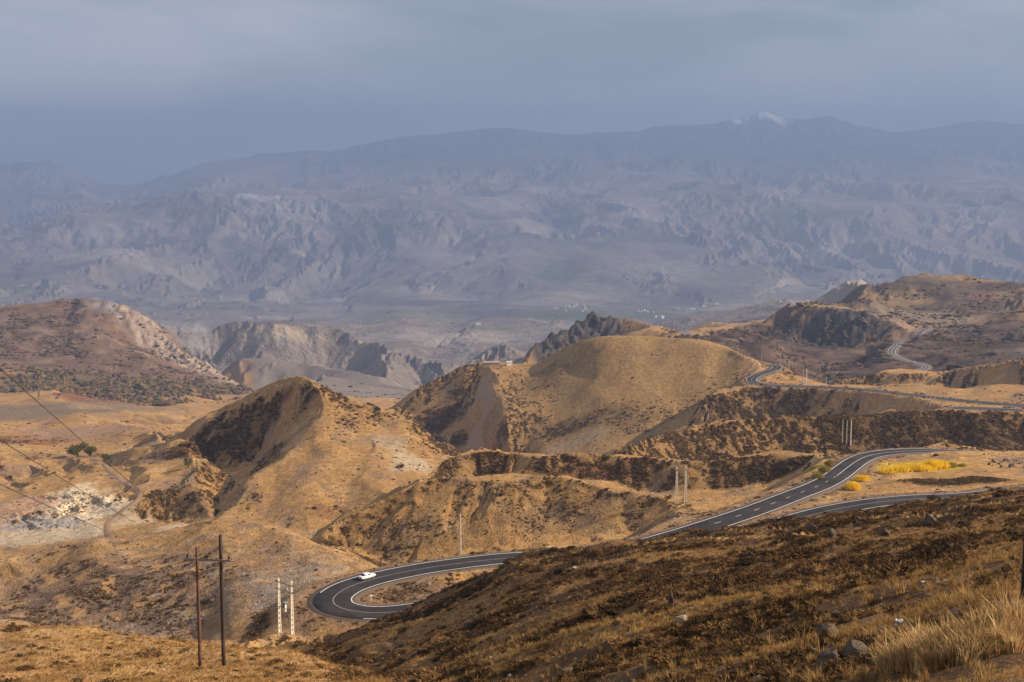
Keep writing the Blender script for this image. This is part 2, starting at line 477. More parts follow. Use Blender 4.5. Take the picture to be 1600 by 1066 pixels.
rough = np.ones_like(GZ)
rough *= 1 - 0.72 * np.clip(1.3 * blob_px(940, 600, 1240, 260, 0.12), 0, 1)
rough *= 1 - 0.55 * np.clip(blob_px(250, 1030, 110, 420, 0.25), 0, 1)
rough *= 1 - 0.55 * np.clip(1.4 * blob_px(500, 710, 720, 190, 0.13), 0, 1)
rough *= 1 - 0.4 * np.clip(blob_px(150, 720, 950, 200, 0.3), 0, 1)
rough *= 1 - 0.40 * smooth01(math.log(270), math.log(330), GL) * (1 - smooth01(math.log(1500), math.log(1900), GL))
rough *= 1 - 0.35 * np.clip(blob_px(100, 530, 2600, 260, 0.15), 0, 1) - 0.4 * np.clip(blob_px(900, 530, 2020, 120, 0.1), 0, 1) - 0.45 * np.clip(blob_px(1300, 520, 2090, 150, 0.08), 0, 1)
rough += 1.0 * np.clip(blob_px(1470, 490, 2350, 260, 0.16), 0, 1)
rough *= 1 - 0.5 * np.clip(blob_px(400, 950, 320, 120, 0.12), 0, 1)
rough *= 1 + 0.55 * smooth01(math.log(5500), math.log(10000), GL)

# spurs of the far range run down towards the valley, with ravines between them
wm = smooth01(math.log(6800), math.log(13000), GL) * (1 - .75 * smooth01(math.log(19000), math.log(24000), GL))
j0 = int(np.searchsorted(rL, math.log(6500)))
x, y = GX[j0:], GY[j0:]
wx = x + 900 * gnoise(x / 3000, y / 3000, 71); wy = y + 900 * gnoise(x / 3000, y / 3000, 72)
sp_ = (.42 - np.sqrt(gnoise(wx / 2600, wy / 8000, 73) ** 2 + .006)) + .45 * (.42 - np.sqrt(gnoise(wx / 1150, wy / 3400, 74) ** 2 + .006)) + .2 * (.42 - np.sqrt(gnoise(wx / 560, wy / 1700, 75) ** 2 + .006))
GZ[j0:] += 350 * wm[j0:] * (sp_ - .25)
# low diagonal humps and hollows on the near slope
j1 = int(np.searchsorted(rL, math.log(260)))
x, y = GX[:j1], GY[:j1]
al, ac = .74 * x - .67 * y, .67 * x + .74 * y
hm = smooth01(math.log(22), math.log(45), GL[:j1]) * (1 - smooth01(math.log(190), math.log(235), GL[:j1])) * smooth01(500, 760, GU[:j1])
GZ[:j1] += hm * (1.5 * (.30 - np.abs(gnoise(al / 60, ac / 19, 81))) + .7 * (.30 - np.abs(gnoise(al / 26, ac / 8.5, 82))))
# long folds running down the grassy hills
def folds(mask, amp, lx, ly, seed, skew=0.0):
    m = mask > .02
    x, y = GX[m], GY[m]
    n = np.sqrt(gnoise((x + skew * y) / lx, y / ly, seed) ** 2 + .004) + .45 * np.sqrt(gnoise((x + skew * y) / lx * 2.2, y / ly * 2.0, seed + 1) ** 2 + .004)
    GZ[m] += mask[m] * amp * (.36 - n)
folds(np.clip(1.5 * blob_px(530, 720, 715, 150, .11), 0, 1), 5.5, 70, 150, 701, .10)
folds(np.clip(1.5 * blob_px(740, 800, 430, 210, .06), 0, 1), 2.4, 30, 60, 703, -.35)
folds(np.clip(1.4 * blob_px(140, 740, 800, 190, .16), 0, 1), 9, 60, 110, 705, .5)
folds(np.clip(1.4 * blob_px(240, 900, 370, 280, .09), 0, 1), 2.6, 38, 80, 707, .3)
folds(np.clip(1.3 * blob_px(1000, 590, 1250, 170, .06), 0, 1), 2.5, 90, 200, 709, .6)
midz = (1 - .8 * np.clip(blob_px(470, 680, 760, 190, .15), 0, 1)) * smooth01(math.log(430), math.log(560), GL) * (1 - smooth01(math.log(1500), math.log(1900), GL))
lams = [3200, 1600, 800, 400, 200, 110, 60, 32, 17, 9, 4.6, 2.4, 1.2, 0.6]
for k, lam in enumerate(lams):
    wr = band(lam)
    r = np.nonzero(wr > 0.001)[0]
    if not len(r): continue
    a, b = r[0], r[-1] + 1
    x, y = GX[a:b], GY[a:b]
    n = gnoise(x / lam, y / lam, 100 + k)
    big = 1.0 + (.45 if 50 <= lam <= 220 else 0) * midz[a:b]
    amp = lam * (0.030 if lam > 3 else 0.045)
    if lam >= 800: n = 0.6 * n + 0.9 * (0.28 - np.abs(gnoise(x / lam * .8 + 5.2, y / lam * .8, 140 + k)))
    GZ[a:b] += (amp * wr[a:b, None] * rough[a:b]) * n
    if lam >= 9:
        # warp the run a little, follow the actual slope
        zx = np.gradient(GZ[a:b], axis=1) / np.gradient(GX[a:b], axis=1)
        dyr = np.gradient(GY[a:b], axis=0); dxr = np.gradient(GX[a:b], axis=0)
        zy = (np.gradient(GZ[a:b], axis=0) - zx * dxr) / dyr
        sl = np.hypot(zx, zy)
        g = gully(x, y, zx, zy, lam * 0.9, 300 + k)
        sm = smooth01(0.05, 0.45, sl)
        far_k = 0.055 * (1 - .30 * smooth01(math.log(9000), math.log(12000), GL[a:b]))
        GZ[a:b] += lam * far_k * wr[a:b, None] * rough[a:b] * sm * (g - 0.15) * big
print('relief', round(time.time() - T0, 1))

# cliffs: stepped, blocky rock where the photograph shows crags
def crag(mask, lam, amp, seed):
    m = mask > 0.02
    x, y = GX[m], GY[m]
    n = np.abs(gnoise(x / lam, y / lam, seed)) + 0.5 * np.abs(gnoise(x / lam * 2.1, y / lam * 2.1, seed + 1)) + 0.3 * np.abs(gnoise(x / lam * 4.3, y / lam * 4.3, seed + 2))
    GZ[m] += mask[m] * amp * (0.55 - n)
cliffK = np.clip(1.6 * blob_px(1305, 518, 2070, 95, 0.028) - 0.15, 0, 1)
cliffJ = np.clip(1.9 * blob_px(893, 528, 2040, 70, 0.06) - 0.15, 0, 1)
cliffF = np.zeros_like(GZ)
for (u, v, Y) in ((195, 485, 2800), (225, 515, 2740), (255, 545, 2690), (285, 565, 2630), (320, 580, 2580), (355, 592, 2520)):
    cliffF = np.maximum(cliffF, 1.3 * blob_px(u, v, Y, 22, 0.022))
cliffF = np.clip(cliffF - 0.1, 0, 1)
scar = np.zeros_like(GZ)
for (u, v, Y, ru, ry) in ((110, 785, 705, 45, .03), (75, 818, 672, 75, .025), (180, 792, 705, 30, .02)):
    scar = np.maximum(scar, blob_px(u, v, Y, ru, ry))
crag(scar, 9, 5, 491)
face_e = np.clip(1.4 * blob_px(370, 685, 825, 85, .035), 0, 1)
crag(face_e, 14, 3, 495)
crag(cliffK, 22, 13, 501)
crag(cliffJ, 24, 16, 511)
crag(cliffF, 22, 10, 521)

# ------------------------------------------------------------------ roads: centre lines in world metres, ground cut and filled to them
def unproject_z(u, v, z):
    U, S = pix(u, v)
    Y = -z / S
    return ((U - 800.0) / F * Y, Y, z)

def spline(pts, step):
    P = np.array(pts, float)
    P = np.vstack([2 * P[0] - P[1], P, 2 * P[-1] - P[-2]])
    out = []
    for i in range(1, len(P) - 2):
        p0, p1, p2, p3 = P[i - 1:i + 3]
        # centripetal Catmull-Rom
        t1 = np.linalg.norm((p1 - p0)[:2]) ** .5; t2 = t1 + np.linalg.norm((p2 - p1)[:2]) ** .5; t3 = t2 + np.linalg.norm((p3 - p2)[:2]) ** .5
        n = max(2, int(np.linalg.norm((p2 - p1)[:2]) / step))
        for k in range(n):
            t = t1 + (t2 - t1) * k / n
            a1 = p0 + (p1 - p0) * (t / t1); a2 = p1 + (p2 - p1) * ((t - t1) / (t2 - t1)); a3 = p2 + (p3 - p2) * ((t - t2) / (t3 - t2))
            b1 = a1 + (a2 - a1) * (t / t2); b2 = a2 + (a3 - a2) * ((t - t1) / (t3 - t1))
            out.append(b1 + (b2 - b1) * ((t - t1) / (t2 - t1)))
    out.append(P[-2])
    out = np.array(out)
    # even spacing
    d = np.concatenate([[0], np.cumsum(np.linalg.norm(np.diff(out[:, :2], axis=0), axis=1))])
    s = np.arange(0, d[-1], step)
    return np.stack([np.interp(s, d, out[:, i]) for i in range(3)], 1)

R1 = spline([unproject_z(*p) for p in (
    (1700, 762, -100), (1600, 766, -100), (1510, 776, -99.5), (1430, 779.5, -99), (1367, 785.5, -99), (1305, 796, -99), (1245, 811, -99), (1190, 827, -99.3), (1000, 874, -99.8), (850, 912, -100.3),
    (690, 945, -100.6), (640, 953.5, -100.6), (590, 957.5, -100.6), (550, 954.5, -100.6), (525, 946, -100.6), (521, 935, -100.6), (536, 922, -100.6), (565, 910, -100.6), (605, 899.5, -100.6), (680, 885.5, -100.5), (800, 871.5, -100.3),
    (900, 868, -101), (1000, 852, -101.3), (1060, 836, -101.3), (1111, 820, -101.5), (1180, 797, -102.5), (1244, 772.5, -104), (1279, 759, -105), (1305, 745, -106.5), (1325, 730, -108.5), (1342, 718.5, -110.5), (1362, 711, -112), (1392, 706.5, -113), (1430, 704.5, -114), (1470, 705, -115), (1530, 708, -117), (1650, 712, -121))], 1.6)
R2 = spline([unproject_z(*p) for p in ((1720, 655, -172), (1600, 649, -172), (1540, 646, -172), (1505, 643.7, -172), (1489, 641.8, -172), (1483, 640.2, -172), (1487, 638.6, -172), (1505, 637.6, -172), (1540, 638.2, -172), (1600, 641, -172.5))], 2.0)
R3 = spline([unproject_z(*p) for p in ((1720, 640, -172), (1600, 633.5, -173), (1500, 625, -176), (1420, 616, -180), (1350, 608.5, -184), (1290, 605, -187), (1235, 603, -189), (1200, 601.5, -190), (1180, 598, -190), (1174, 593, -190.5), (1183, 586.5, -191), (1200, 580.5, -191.5), (1213, 576, -192), (1213, 572, -192.5), (1200, 570, -193))], 2.5)
R4 = spline([unproject_z(*p) for p in ((1425, 583, -268), (1440, 578, -268), (1447, 573.5, -268), (1437, 569, -268), (1420, 565, -268), (1405, 560, -269), (1394, 553.5, -270), (1394, 547, -271), (1400, 541, -271), (1404, 535.5, -272), (1414, 531, -272))], 3.0)
R5 = spline([unproject_z(*p) for p in ((1428, 528, -276), (1435, 524, -276), (1437, 520, -277), (1443, 516, -277), (1452, 513, -277))], 3.0)

road_dist = np.full(GZ.shape, 1e9)
def carve(path, half, blend):
    """cut and fill the ground to the road level; remember the distance to the road"""
    R = half + blend
    best = np.full(GZ.shape, 1e9); zr = np.zeros(GZ.shape)
    rY = np.exp(rL)
    for x, y, z in path:
        j0, j1 = np.searchsorted(rY, (y - R, y + R))
        if j1 <= j0: continue
        ulo = (x - R) / max(y - R, 1) * F + 800 if x - R < 0 else (x - R) / (y + R) * F + 800
        uhi = (x + R) / (y + R) * F + 800 if x + R < 0 else (x + R) / max(y - R, 1) * F + 800
        i0, i1 = np.searchsorted(cU, (ulo, uhi))
        if i1 <= i0: continue
        d = np.hypot(GX[j0:j1, i0:i1] - x, GY[j0:j1, i0:i1] - y)
        b = best[j0:j1, i0:i1]
        m = d < b
        b[m] = d[m]; zr[j0:j1, i0:i1][m] = z
    m = best < R
    w = 1 - smooth01(half, R, best[m])
    GZ[m] = GZ[m] * (1 - w) + (zr[m] - 0.25) * w
    np.minimum(road_dist, best, out=road_dist)
carve(R1, 7.0, 9.0)
carve(R2, 6.5, 10.0)
carve(R3, 7.5, 12.0)
carve(R4, 9.0, 18.0)
carve(R5, 9.0, 16.0)

# ------------------------------------------------------------------ looking up the ground
def ground_xy(x, y):
    U = x / y * F + 800.0; L = math.log(y)
    i = min(max(int(np.searchsorted(cU, U)) - 1, 0), nC - 2); j = min(max(int(np.searchsorted(rL, L)) - 1, 0), nR - 2)
    fx = (U - cU[i]) / (cU[i + 1] - cU[i]); fy = (L - rL[j]) / (rL[j + 1] - rL[j])
    return float((GZ[j, i] * (1 - fx) + GZ[j, i + 1] * fx) * (1 - fy) + (GZ[j + 1, i] * (1 - fx) + GZ[j + 1, i + 1] * fx) * fy)

def ground(u, v, ymin=0.0, ymax=1e9):
    """the first ground the line of sight through (u, v) meets, as a world point"""
    U, S = pix(u, v)
    i = int(np.searchsorted(cU, U)) - 1
    fx = (U - cU[i]) / (cU[i + 1] - cU[i])
    z = GZ[:, i] * (1 - fx) + GZ[:, i + 1] * fx
    y = np.exp(rL)
    ok = (z > -S * y) & (y > ymin) & (y < ymax)
    idx = np.nonzero(ok)[0]
    if not len(idx):
        j = int(np.argmin(np.where((y > ymin) & (y < ymax), np.abs(z + S * y), 1e9)))
        return Vector(((U - 800) / F * y[j], y[j], z[j]))
    j = idx[0]
    if j == 0 or y[j - 1] <= ymin: Y = y[j]
    else:
        a = z[j - 1] + S * y[j - 1]; b = z[j] + S * y[j]
        Y = y[j - 1] + (y[j] - y[j - 1]) * (-a / (b - a) if b != a else 0)
    X = (U - 800) / F * Y
    return Vector((X, Y, ground_xy(X, Y)))
print('roads carved', round(time.time() - T0, 1))
# ------------------------------------------------------------------ what the ground is made of
def lin(r, g, b):
    f = lambda c: (c / 255.0) / 12.92 if c <= 10 else ((c / 255.0 + 0.055) / 1.055) ** 2.4
    return np.array([f(r), f(g), f(b)])

GRASS = np.array([0.425, 0.242, 0.096])      # dry golden grass
STRAW = np.array([0.57, 0.372, 0.175])
SOIL = np.array([0.235, 0.150, 0.100])      # purple brown earth
SHRUB = np.array([0.085, 0.052, 0.024])     # dark cushion scrub
RUST = np.array([0.215, 0.100, 0.055])
ROCK = np.array([0.20, 0.165, 0.135])
DIRT = np.array([0.250, 0.155, 0.095])
CHALK = np.array([0.62, 0.52, 0.40])
GREY = np.array([0.30, 0.27, 0.25])
GREEN = np.array([0.075, 0.085, 0.035])
SNOW = np.array([0.80, 0.82, 0.85])

zx, zy = slopes(GZ)
sl = np.hypot(zx, zy)
n_big = fbm_band(90.0, 3, 11, 0, 9000)
n_mid = fbm_band(14.0, 4, 12, 0, 4500)
n_fine = fbm_band(3.2, 3, 13, 20, 1600)
yscale = np.clip(GY / 400.0, 0.25, 12.0)
n_rel = fbm(GX / GY * 2222 / 60.0, np.log(GY) * 18.0, 1.0, 4, 14)      # broad patches, larger farther out
alb = np.empty(GZ.shape + (3,))
def mixc(c, m):
    m = np.clip(m, 0, 1)[..., None]
    alb[:] = alb * (1 - m) + np.asarray(c) * m
alb[:] = GRASS
mixc(STRAW, 0.7 * smooth01(-0.1, 0.5, n_mid))
mixc(SOIL, 0.75 * smooth01(-0.05, 0.45, n_rel + 0.5 * n_mid))
# shaded, moister faces (towards the camera and left, away from the sun) carry dark scrub; crests and sun slopes are dry grass
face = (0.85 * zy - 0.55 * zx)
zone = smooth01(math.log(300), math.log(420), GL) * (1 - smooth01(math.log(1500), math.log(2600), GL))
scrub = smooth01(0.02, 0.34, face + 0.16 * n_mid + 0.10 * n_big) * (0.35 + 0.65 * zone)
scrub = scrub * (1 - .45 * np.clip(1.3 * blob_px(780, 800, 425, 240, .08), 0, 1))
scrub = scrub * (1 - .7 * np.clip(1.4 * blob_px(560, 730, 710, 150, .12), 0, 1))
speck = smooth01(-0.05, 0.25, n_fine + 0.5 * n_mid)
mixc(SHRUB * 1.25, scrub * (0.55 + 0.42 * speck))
# the near slope on the right is mostly scrub and dark earth
near = (1 - smooth01(math.log(235), math.log(300), GL)) * smooth01(540, 700, GU + 0.0 * GY + 160 * np.clip((GL - math.log(60)) / 1.2, -1, 1))
n_n1 = fbm_band(9.0, 4, 21, 0, 300)
n_n2 = fbm_band(2.2, 4, 22, 0, 300)
n_n3 = fbm_band(26.0, 3, 23, 0, 300)
mixc(np.array([.120, .066, .034]), near * (0.78 + 0.28 * smooth01(-0.3, 0.3, n_n3)))
mixc(np.array([.22, .105, .042]), near * .7 * smooth01(.08, .34, fbm_band(13.0, 3, 24, 0, 300)))
mixc(SHRUB * .8, near * smooth01(-0.02, 0.30, n_n1 + 0.7 * n_n2) * 0.9)
strk = gnoise((.74 * GX - .67 * GY) / 34, (.67 * GX + .74 * GY) / 6.5, 26) * (GY < 300)
mixc(GRASS * .9, near * smooth01(.06, .32, strk + .35 * n_n2) * .8)
mixc(GRASS * 0.95, near * smooth01(0.10, 0.42, n_n3 * 0.8 + 0.5 * n_n2) * 0.75)

def patch(u, v, ru, rv, c, k=1.0, noise=0.5, seed=0, lam=None, ymin=0):
    """a patch of other ground round the point seen at (u, v): ru across, rv in depth rows"""
    p = ground(u, v, ymin)
    q0 = ground(u, v + rv, ymin); q1 = ground(u, v - rv, ymin)
    rx = ru * p.y / F
    ry = max(abs(q0.y - p.y), abs(q1.y - p.y)) if abs(q1.y - p.y) < p.y * 0.25 else abs(q0.y - p.y)
    ry = min(max(ry, rx * 0.25), p.y * (0.12 if ymin >= 3600 else 0.06))
    j0, j1 = np.searchsorted(rL, (math.log(max(p.y - 2.2 * ry, 3)), math.log(p.y + 2.2 * ry)))
    u_c = p.x / p.y * F + 800.0
    i0, i1 = np.searchsorted(cU, (u_c - 2.4 * ru, u_c + 2.4 * ru))
    sl_ = np.s_[j0:j1, i0:i1]
    x, y = GX[sl_], GY[sl_]
    d = ((x - p.x) / rx) ** 2 + ((y - p.y) / ry) ** 2
    lam = lam or rx * 0.7
    n = fbm(x, y, lam, 4, 900 + seed)
    m = np.clip(k * smooth01(0.05, 0.55, np.exp(-d) - 0.12 + noise * n * (d < 3)), 0, 1)[..., None]
    alb[sl_] = alb[sl_] * (1 - m) + np.asarray(c) * m

CHALKW = np.array([.60, .475, .33])
# left field: pale scars, red slope, grey slopes
for a in ((110, 775, 40, 22, CHALKW, 1.0), (150, 800, 30, 14, CHALKW, 1.0), (180, 790, 26, 10, CHALKW * 1.0, .9), (30, 842, 80, 16, CHALKW * .85, .85), (120, 832, 60, 12, CHALKW * .85, .85), (200, 812, 40, 10, CHALKW * .75, .7), (70, 812, 70, 9, GREY * 1.15, .9), (30, 790, 60, 14, SOIL * 1.6, .8), (275, 822, 25, 8, CHALKW * .9, .8)):
    patch(*a, seed=int(a[0]), noise=0.55)
for a in ((292, 702, 30, 10, RUST * 1.1, .95), (60, 688, 100, 8, RUST * 1.3, .75), (150, 672, 120, 9, SOIL * 1.4, .85), (235, 690, 60, 9, SOIL * 1.3, .7), (40, 735, 60, 9, SOIL * 1.4, .6), (240, 755, 60, 8, SOIL * 1.3, .6)):
    patch(*a, seed=int(a[0]) + 3)
for a in ((60, 640, 140, 14, (.17, .135, .105), .8), (190, 632, 90, 12, (.18, .145, .11), .8)):
    patch(*a, seed=int(a[0]) + 5, noise=.3)
# orchards under the left mountain
for a in ((60, 600, 160, 16, SHRUB * 1.9, .75), (200, 605, 130, 14, GREEN * 1.2, .7), (160, 628, 60, 9, RUST * .9, .9), (320, 607, 70, 9, GREEN * 1.2, .6)):
    patch(*a, seed=int(a[0]) + 7, noise=.7)
lm = np.clip(blob_px(140, 530, 2600, 260, 0.14), 0, 1)
mixc(np.array([.17, .105, .075]), np.clip(1.4 * lm, 0, .97))
fn_ = fbm_band(34, 5, 32, 1800, 3300, -300, 500)
mixc(np.array([.30, .20, .14]), lm * .8 * smooth01(.08, .35, fn_))
mixc(np.array([.075, .050, .038]), lm * .85 * smooth01(.06, .32, -fn_))
mixc(SHRUB * 1.8, lm * 0.5 * smooth01(0.05, .4, fbm_band(60, 4, 31, 1800, 3300, -300, 500)))
# dark brown hill far right, cloud shade worked into its ground colours
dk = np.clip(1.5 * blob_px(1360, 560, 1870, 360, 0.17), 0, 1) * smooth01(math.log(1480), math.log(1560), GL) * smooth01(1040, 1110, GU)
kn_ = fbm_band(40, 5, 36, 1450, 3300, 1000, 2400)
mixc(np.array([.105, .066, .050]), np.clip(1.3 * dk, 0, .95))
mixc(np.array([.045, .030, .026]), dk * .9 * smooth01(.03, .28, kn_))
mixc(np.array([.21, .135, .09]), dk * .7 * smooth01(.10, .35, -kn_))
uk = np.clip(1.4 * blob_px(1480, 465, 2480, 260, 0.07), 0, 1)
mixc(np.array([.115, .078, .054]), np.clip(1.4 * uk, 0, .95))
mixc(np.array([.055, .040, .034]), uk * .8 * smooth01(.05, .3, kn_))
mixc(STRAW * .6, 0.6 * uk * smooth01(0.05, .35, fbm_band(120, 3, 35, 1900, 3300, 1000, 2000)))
for a in ((1330, 486, 70, 7, STRAW * .8, .8), (1440, 497, 90, 10, CHALKW * .5, .6), (1420, 512, 70, 6, SOIL * 1.3, .7), (1475, 455, 8, 10, SHRUB, .5), (1540, 465, 16, 8, RUST * 1.6, .5), (1590, 545, 30, 12, ROCK * .9, .7), (1530, 545, 60, 14, SHRUB * 1.1, .8)):
    patch(*a, seed=int(a[0]) + 9, ymin=1500)
# cliffs
rk = smooth01(-0.3, 0.3, fbm_band(16, 3, 33, 1700, 3100))[..., None]
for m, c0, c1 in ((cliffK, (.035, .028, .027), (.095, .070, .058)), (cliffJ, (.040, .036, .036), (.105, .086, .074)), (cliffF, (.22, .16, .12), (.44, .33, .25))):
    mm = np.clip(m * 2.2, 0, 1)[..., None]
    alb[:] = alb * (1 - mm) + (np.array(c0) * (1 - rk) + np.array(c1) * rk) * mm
# golden hill: even dry grass, scrub on its left flank and at its foot, orange cutting by the road
gh = np.clip(1.7 * blob_px(1010, 580, 1270, 190, 0.09), 0, 1)
mixc(np.array([.345, .212, .088]), gh * .9)
mixc(np.array([.20, .122, .06]), gh * .7 * smooth01(.05, .4, fbm_band(70, 4, 37, 900, 1700, 700, 1400)))
for a in ((850, 590, 40, 16, SHRUB * 2.5, .6), (905, 660, 90, 10, SHRUB * 2.4, .7), (980, 655, 60, 12, SHRUB * 2.6, .6), (900, 690, 60, 9, CHALKW * .6, .5), (1185, 575, 18, 8, np.array([.5, .3, .14]), .9), (680, 660, 50, 14, SHRUB * 1.6, .8), (715, 690, 18, 10, SHRUB, .8), (1130, 635, 60, 14, SHRUB * 1.6, .85), (1250, 640, 60, 8, SHRUB * 1.8, .6)):
    patch(*a, seed=int(a[0]) + 11, ymin=900)
# middle spur
for a in ((370, 685, 60, 22, SHRUB * 2.2, .75), (330, 705, 40, 10, SHRUB * 1.4, .8), (640, 722, 34, 12, CHALKW * .75, .8), (610, 690, 30, 12, CHALKW * .6, .6), (420, 720, 30, 10, SHRUB * 2, .6), (440, 625, 24, 7, RUST, .7), (520, 800, 40, 12, RUST * 1.1, .5)):
    patch(*a, seed=int(a[0]) + 13, ymin=500)
# hill beside the hairpin: grey soil with pale rock, grass on the crown
for a in ((180, 920, 190, 36, SOIL * 1.15, .75), (460, 900, 60, 18, ROCK * 1.9, .6), (250, 975, 70, 12, ROCK * 1.8, .55), (420, 930, 60, 16, ROCK * 1.9, .55), (60, 960, 80, 14, SOIL, .6)):
    patch(*a, seed=int(a[0]) + 15, ymin=280, lam=5.0, noise=1.1)
patch(400, 990, 26, 14, SHRUB * 1.2, .95, seed=77, ymin=270, lam=4)
patch(590, 880, 40, 16, SHRUB * 1.5, .9, seed=78, ymin=350, lam=6)
ch = np.clip(1.5 * blob_px(180, 925, 345, 260, 0.12), 0, 1) * smooth01(math.log(285), math.log(300), GL)
cn = fbm_band(8.0, 4, 61, 280, 480, -200, 700)
mixc(np.array([.20, .135, .10]), ch * (.55 + .40 * smooth01(-.25, .2, cn)) * (1 - .75 * smooth01(math.log(366), math.log(386), GL)))
mixc(GRASS, ch * .8 * smooth01(.12, .34, fbm_band(5.0, 3, 62, 280, 480, -200, 700) + .3 * cn))
mixc(ROCK * 1.7, ch * .7 * smooth01(.18, .36, fbm_band(4.0, 3, 63, 280, 480, -200, 700) + .25 * np.clip((GU - 300) / 200, -1, .8)))
# yellow knoll
kn = (1 - smooth01(math.log(135), math.log(175), GL)) * (1 - near)
mixc(GRASS * 1.02, kn * .85)
mixc(STRAW, kn * .6 * smooth01(-.1, .4, fbm_band(7, 4, 39, 0, 180)))
mixc(SOIL * .8, kn * .6 * smooth01(.12, .45, fbm_band(5, 4, 40, 0, 180, ky=.5)))
# right-hand mound: soil and dry grass, with bushes' yellow litter
patch(1440, 728, 80, 8, np.array([.55, .36, .03]), .85, seed=81, ymin=420)
patch(1280, 735, 22, 10, np.array([.36, .27, .06]), .9, seed=82, ymin=430)
patch(1500, 752, 110, 7, SHRUB * 1.6, .85, seed=83, ymin=400)
patch(1450, 675, 230, 18, SHRUB * 1.25, .95, seed=84, ymin=700, lam=14, noise=.35)
patch(1080, 700, 70, 10, SHRUB * 1.7, .7, seed=85, ymin=600, lam=12)
patch(1200, 738, 80, 14, SHRUB * .9, .97, seed=86, ymin=470, lam=9, noise=.4)
patch(960, 735, 80, 10, RUST * .75, .8, seed=87, ymin=500, lam=12)
patch(760, 730, 50, 9, SHRUB * 2.2, .6, seed=88, ymin=500, lam=9)
# valley and far range: ochre and violet rock, green along the streams, dark rock high up with cloud shade put into its colour, snow on the summit
far = np.maximum(smooth01(math.log(2900), math.log(3300), GL), smooth01(math.log(2350), math.log(2450), GL) * (GU > 392) * (GU < 1080))
fr1 = fbm_band(900, 5, 51, 2800); fr2 = fbm_band(2600, 4, 52, 2800)
mixc(np.array([.22, .18, .16]), far * .95)
mixc(np.array([.38, .32, .27]), far * .75 * smooth01(.0, .45, fr1))
mixc(np.array([.095, .085, .085]), far * .8 * smooth01(.0, .4, -fr1 + .3 * fr2))
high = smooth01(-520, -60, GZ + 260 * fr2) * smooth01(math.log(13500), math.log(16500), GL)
mixc(np.array([.045, .047, .052]), .93 * high)  # upper slopes painted darker, as under cloud shadow
for a in ((900, 492, 80, 7, GREEN * 1.5, .95), (1020, 493, 60, 6, GREEN * 1.2, .8), (880, 425, 45, 16, GREEN * 1.5, .85), (880, 375, 25, 20, GREEN * 1.5, .5), (640, 495, 80, 6, GREEN * 2, .4), (30, 452, 30, 3, GREEN * 1.6, .6), (1230, 345, 80, 10, GREEN * 1.4, .5), (1140, 430, 70, 10, GREEN * 2.0, .6), (440, 515, 80, 7, CHALKW * .75, .6), (780, 512, 70, 4, GREEN * 2, .4), (560, 545, 90, 14, CHALKW * .55, .5)):
    patch(*a, seed=int(a[0]) + 17, ymin=3600, noise=.8)
patch(400, 309, 36, 2.5, SNOW * .7, .7, seed=91, ymin=12000, noise=1.0)
patch(470, 395, 14, 4, CHALKW * .8, .8, seed=92, ymin=9000)
snow = smooth01(.25, .6, blob_px(1190, 184, 24000, 45, 0.015) * 1.0 + .5 * fbm_band(350, 4, 53, 20000)) * (blob_px(1190, 184, 24000, 75, .03) > .2)
mixc(SNOW * .75, snow * .8)
# road sides: bare dirt and gravel
rs = 1 - smooth01(6.0, 11.0, road_dist + 3.0 * n_mid)
mixc(DIRT, .9 * rs)
mixc(DIRT * 0.55, .6 * rs * smooth01(.1, .4, n_fine))
patch(470, 960, 34, 26, DIRT, .85, seed=95, ymin=270)
patch(640, 925, 70, 12, DIRT * .9, .85, seed=96, ymin=270)
patch(1110, 800, 50, 8, DIRT * .9, .7, seed=97, ymin=380)
# everyday unevenness
v1 = 1 + 0.16 * n_mid + 0.22 * n_fine
alb *= np.clip(v1, .5, 1.5)[..., None]
alb = np.clip(alb, 0.01, 0.9)
print('ground cover', round(time.time() - T0, 1))

# ------------------------------------------------------------------ ground materials
def new_mat(name):
    m = bpy.data.materials.new(name)
    m.use_nodes = True
    n, l = m.node_tree.nodes, m.node_tree.links
    b = n['Principled BSDF']
    return m, n, l, b

def ground_mat(name, sc1, sc2, bump, dist, var=0.35):
    m, n, l, b = new_mat(name)
    at = n.new('ShaderNodeAttribute'); at.attribute_name = 'cover'
    tc = n.new('ShaderNodeTexCoord')
    n1 = n.new('ShaderNodeTexNoise'); n1.inputs['Scale'].default_value = sc1; n1.inputs['Detail'].default_value = 6; n1.inputs['Roughness'].default_value = .65
    n2 = n.new('ShaderNodeTexNoise'); n2.inputs['Scale'].default_value = sc2; n2.inputs['Detail'].default_value = 4; n2.inputs['Roughness'].default_value = .6
    l.new(tc.outputs['Object'], n1.inputs['Vector']); l.new(tc.outputs['Object'], n2.inputs['Vector'])
    mr = n.new('ShaderNodeMapRange'); mr.inputs['From Min'].default_value = .3; mr.inputs['From Max'].default_value = .7
    mr.inputs['To Min'].default_value = 1 - var; mr.inputs['To Max'].default_value = 1 + var
    l.new(n1.outputs['Fac'], mr.inputs['Value'])
    mx = n.new('ShaderNodeMix'); mx.data_type = 'RGBA'; mx.blend_type = 'MULTIPLY'; mx.inputs['Factor'].default_value = 1
    l.new(at.outputs['Color'], mx.inputs[6]); l.new(mr.outputs['Result'], mx.inputs[7])
    l.new(mx.outputs[2], b.inputs['Base Color'])
    b.inputs['Roughness'].default_value = .95
    b.inputs['Specular IOR Level'].default_value = .08
    ad = n.new('ShaderNodeMath'); ad.operation = 'ADD'
    l.new(n1.outputs['Fac'], ad.inputs[0]); l.new(n2.outputs['Fac'], ad.inputs[1])
    bp = n.new('ShaderNodeBump'); bp.inputs['Strength'].default_value = bump; bp.inputs['Distance'].default_value = dist
    l.new(ad.outputs[0], bp.inputs['Height']); l.new(bp.outputs['Normal'], b.inputs['Normal'])
    return m

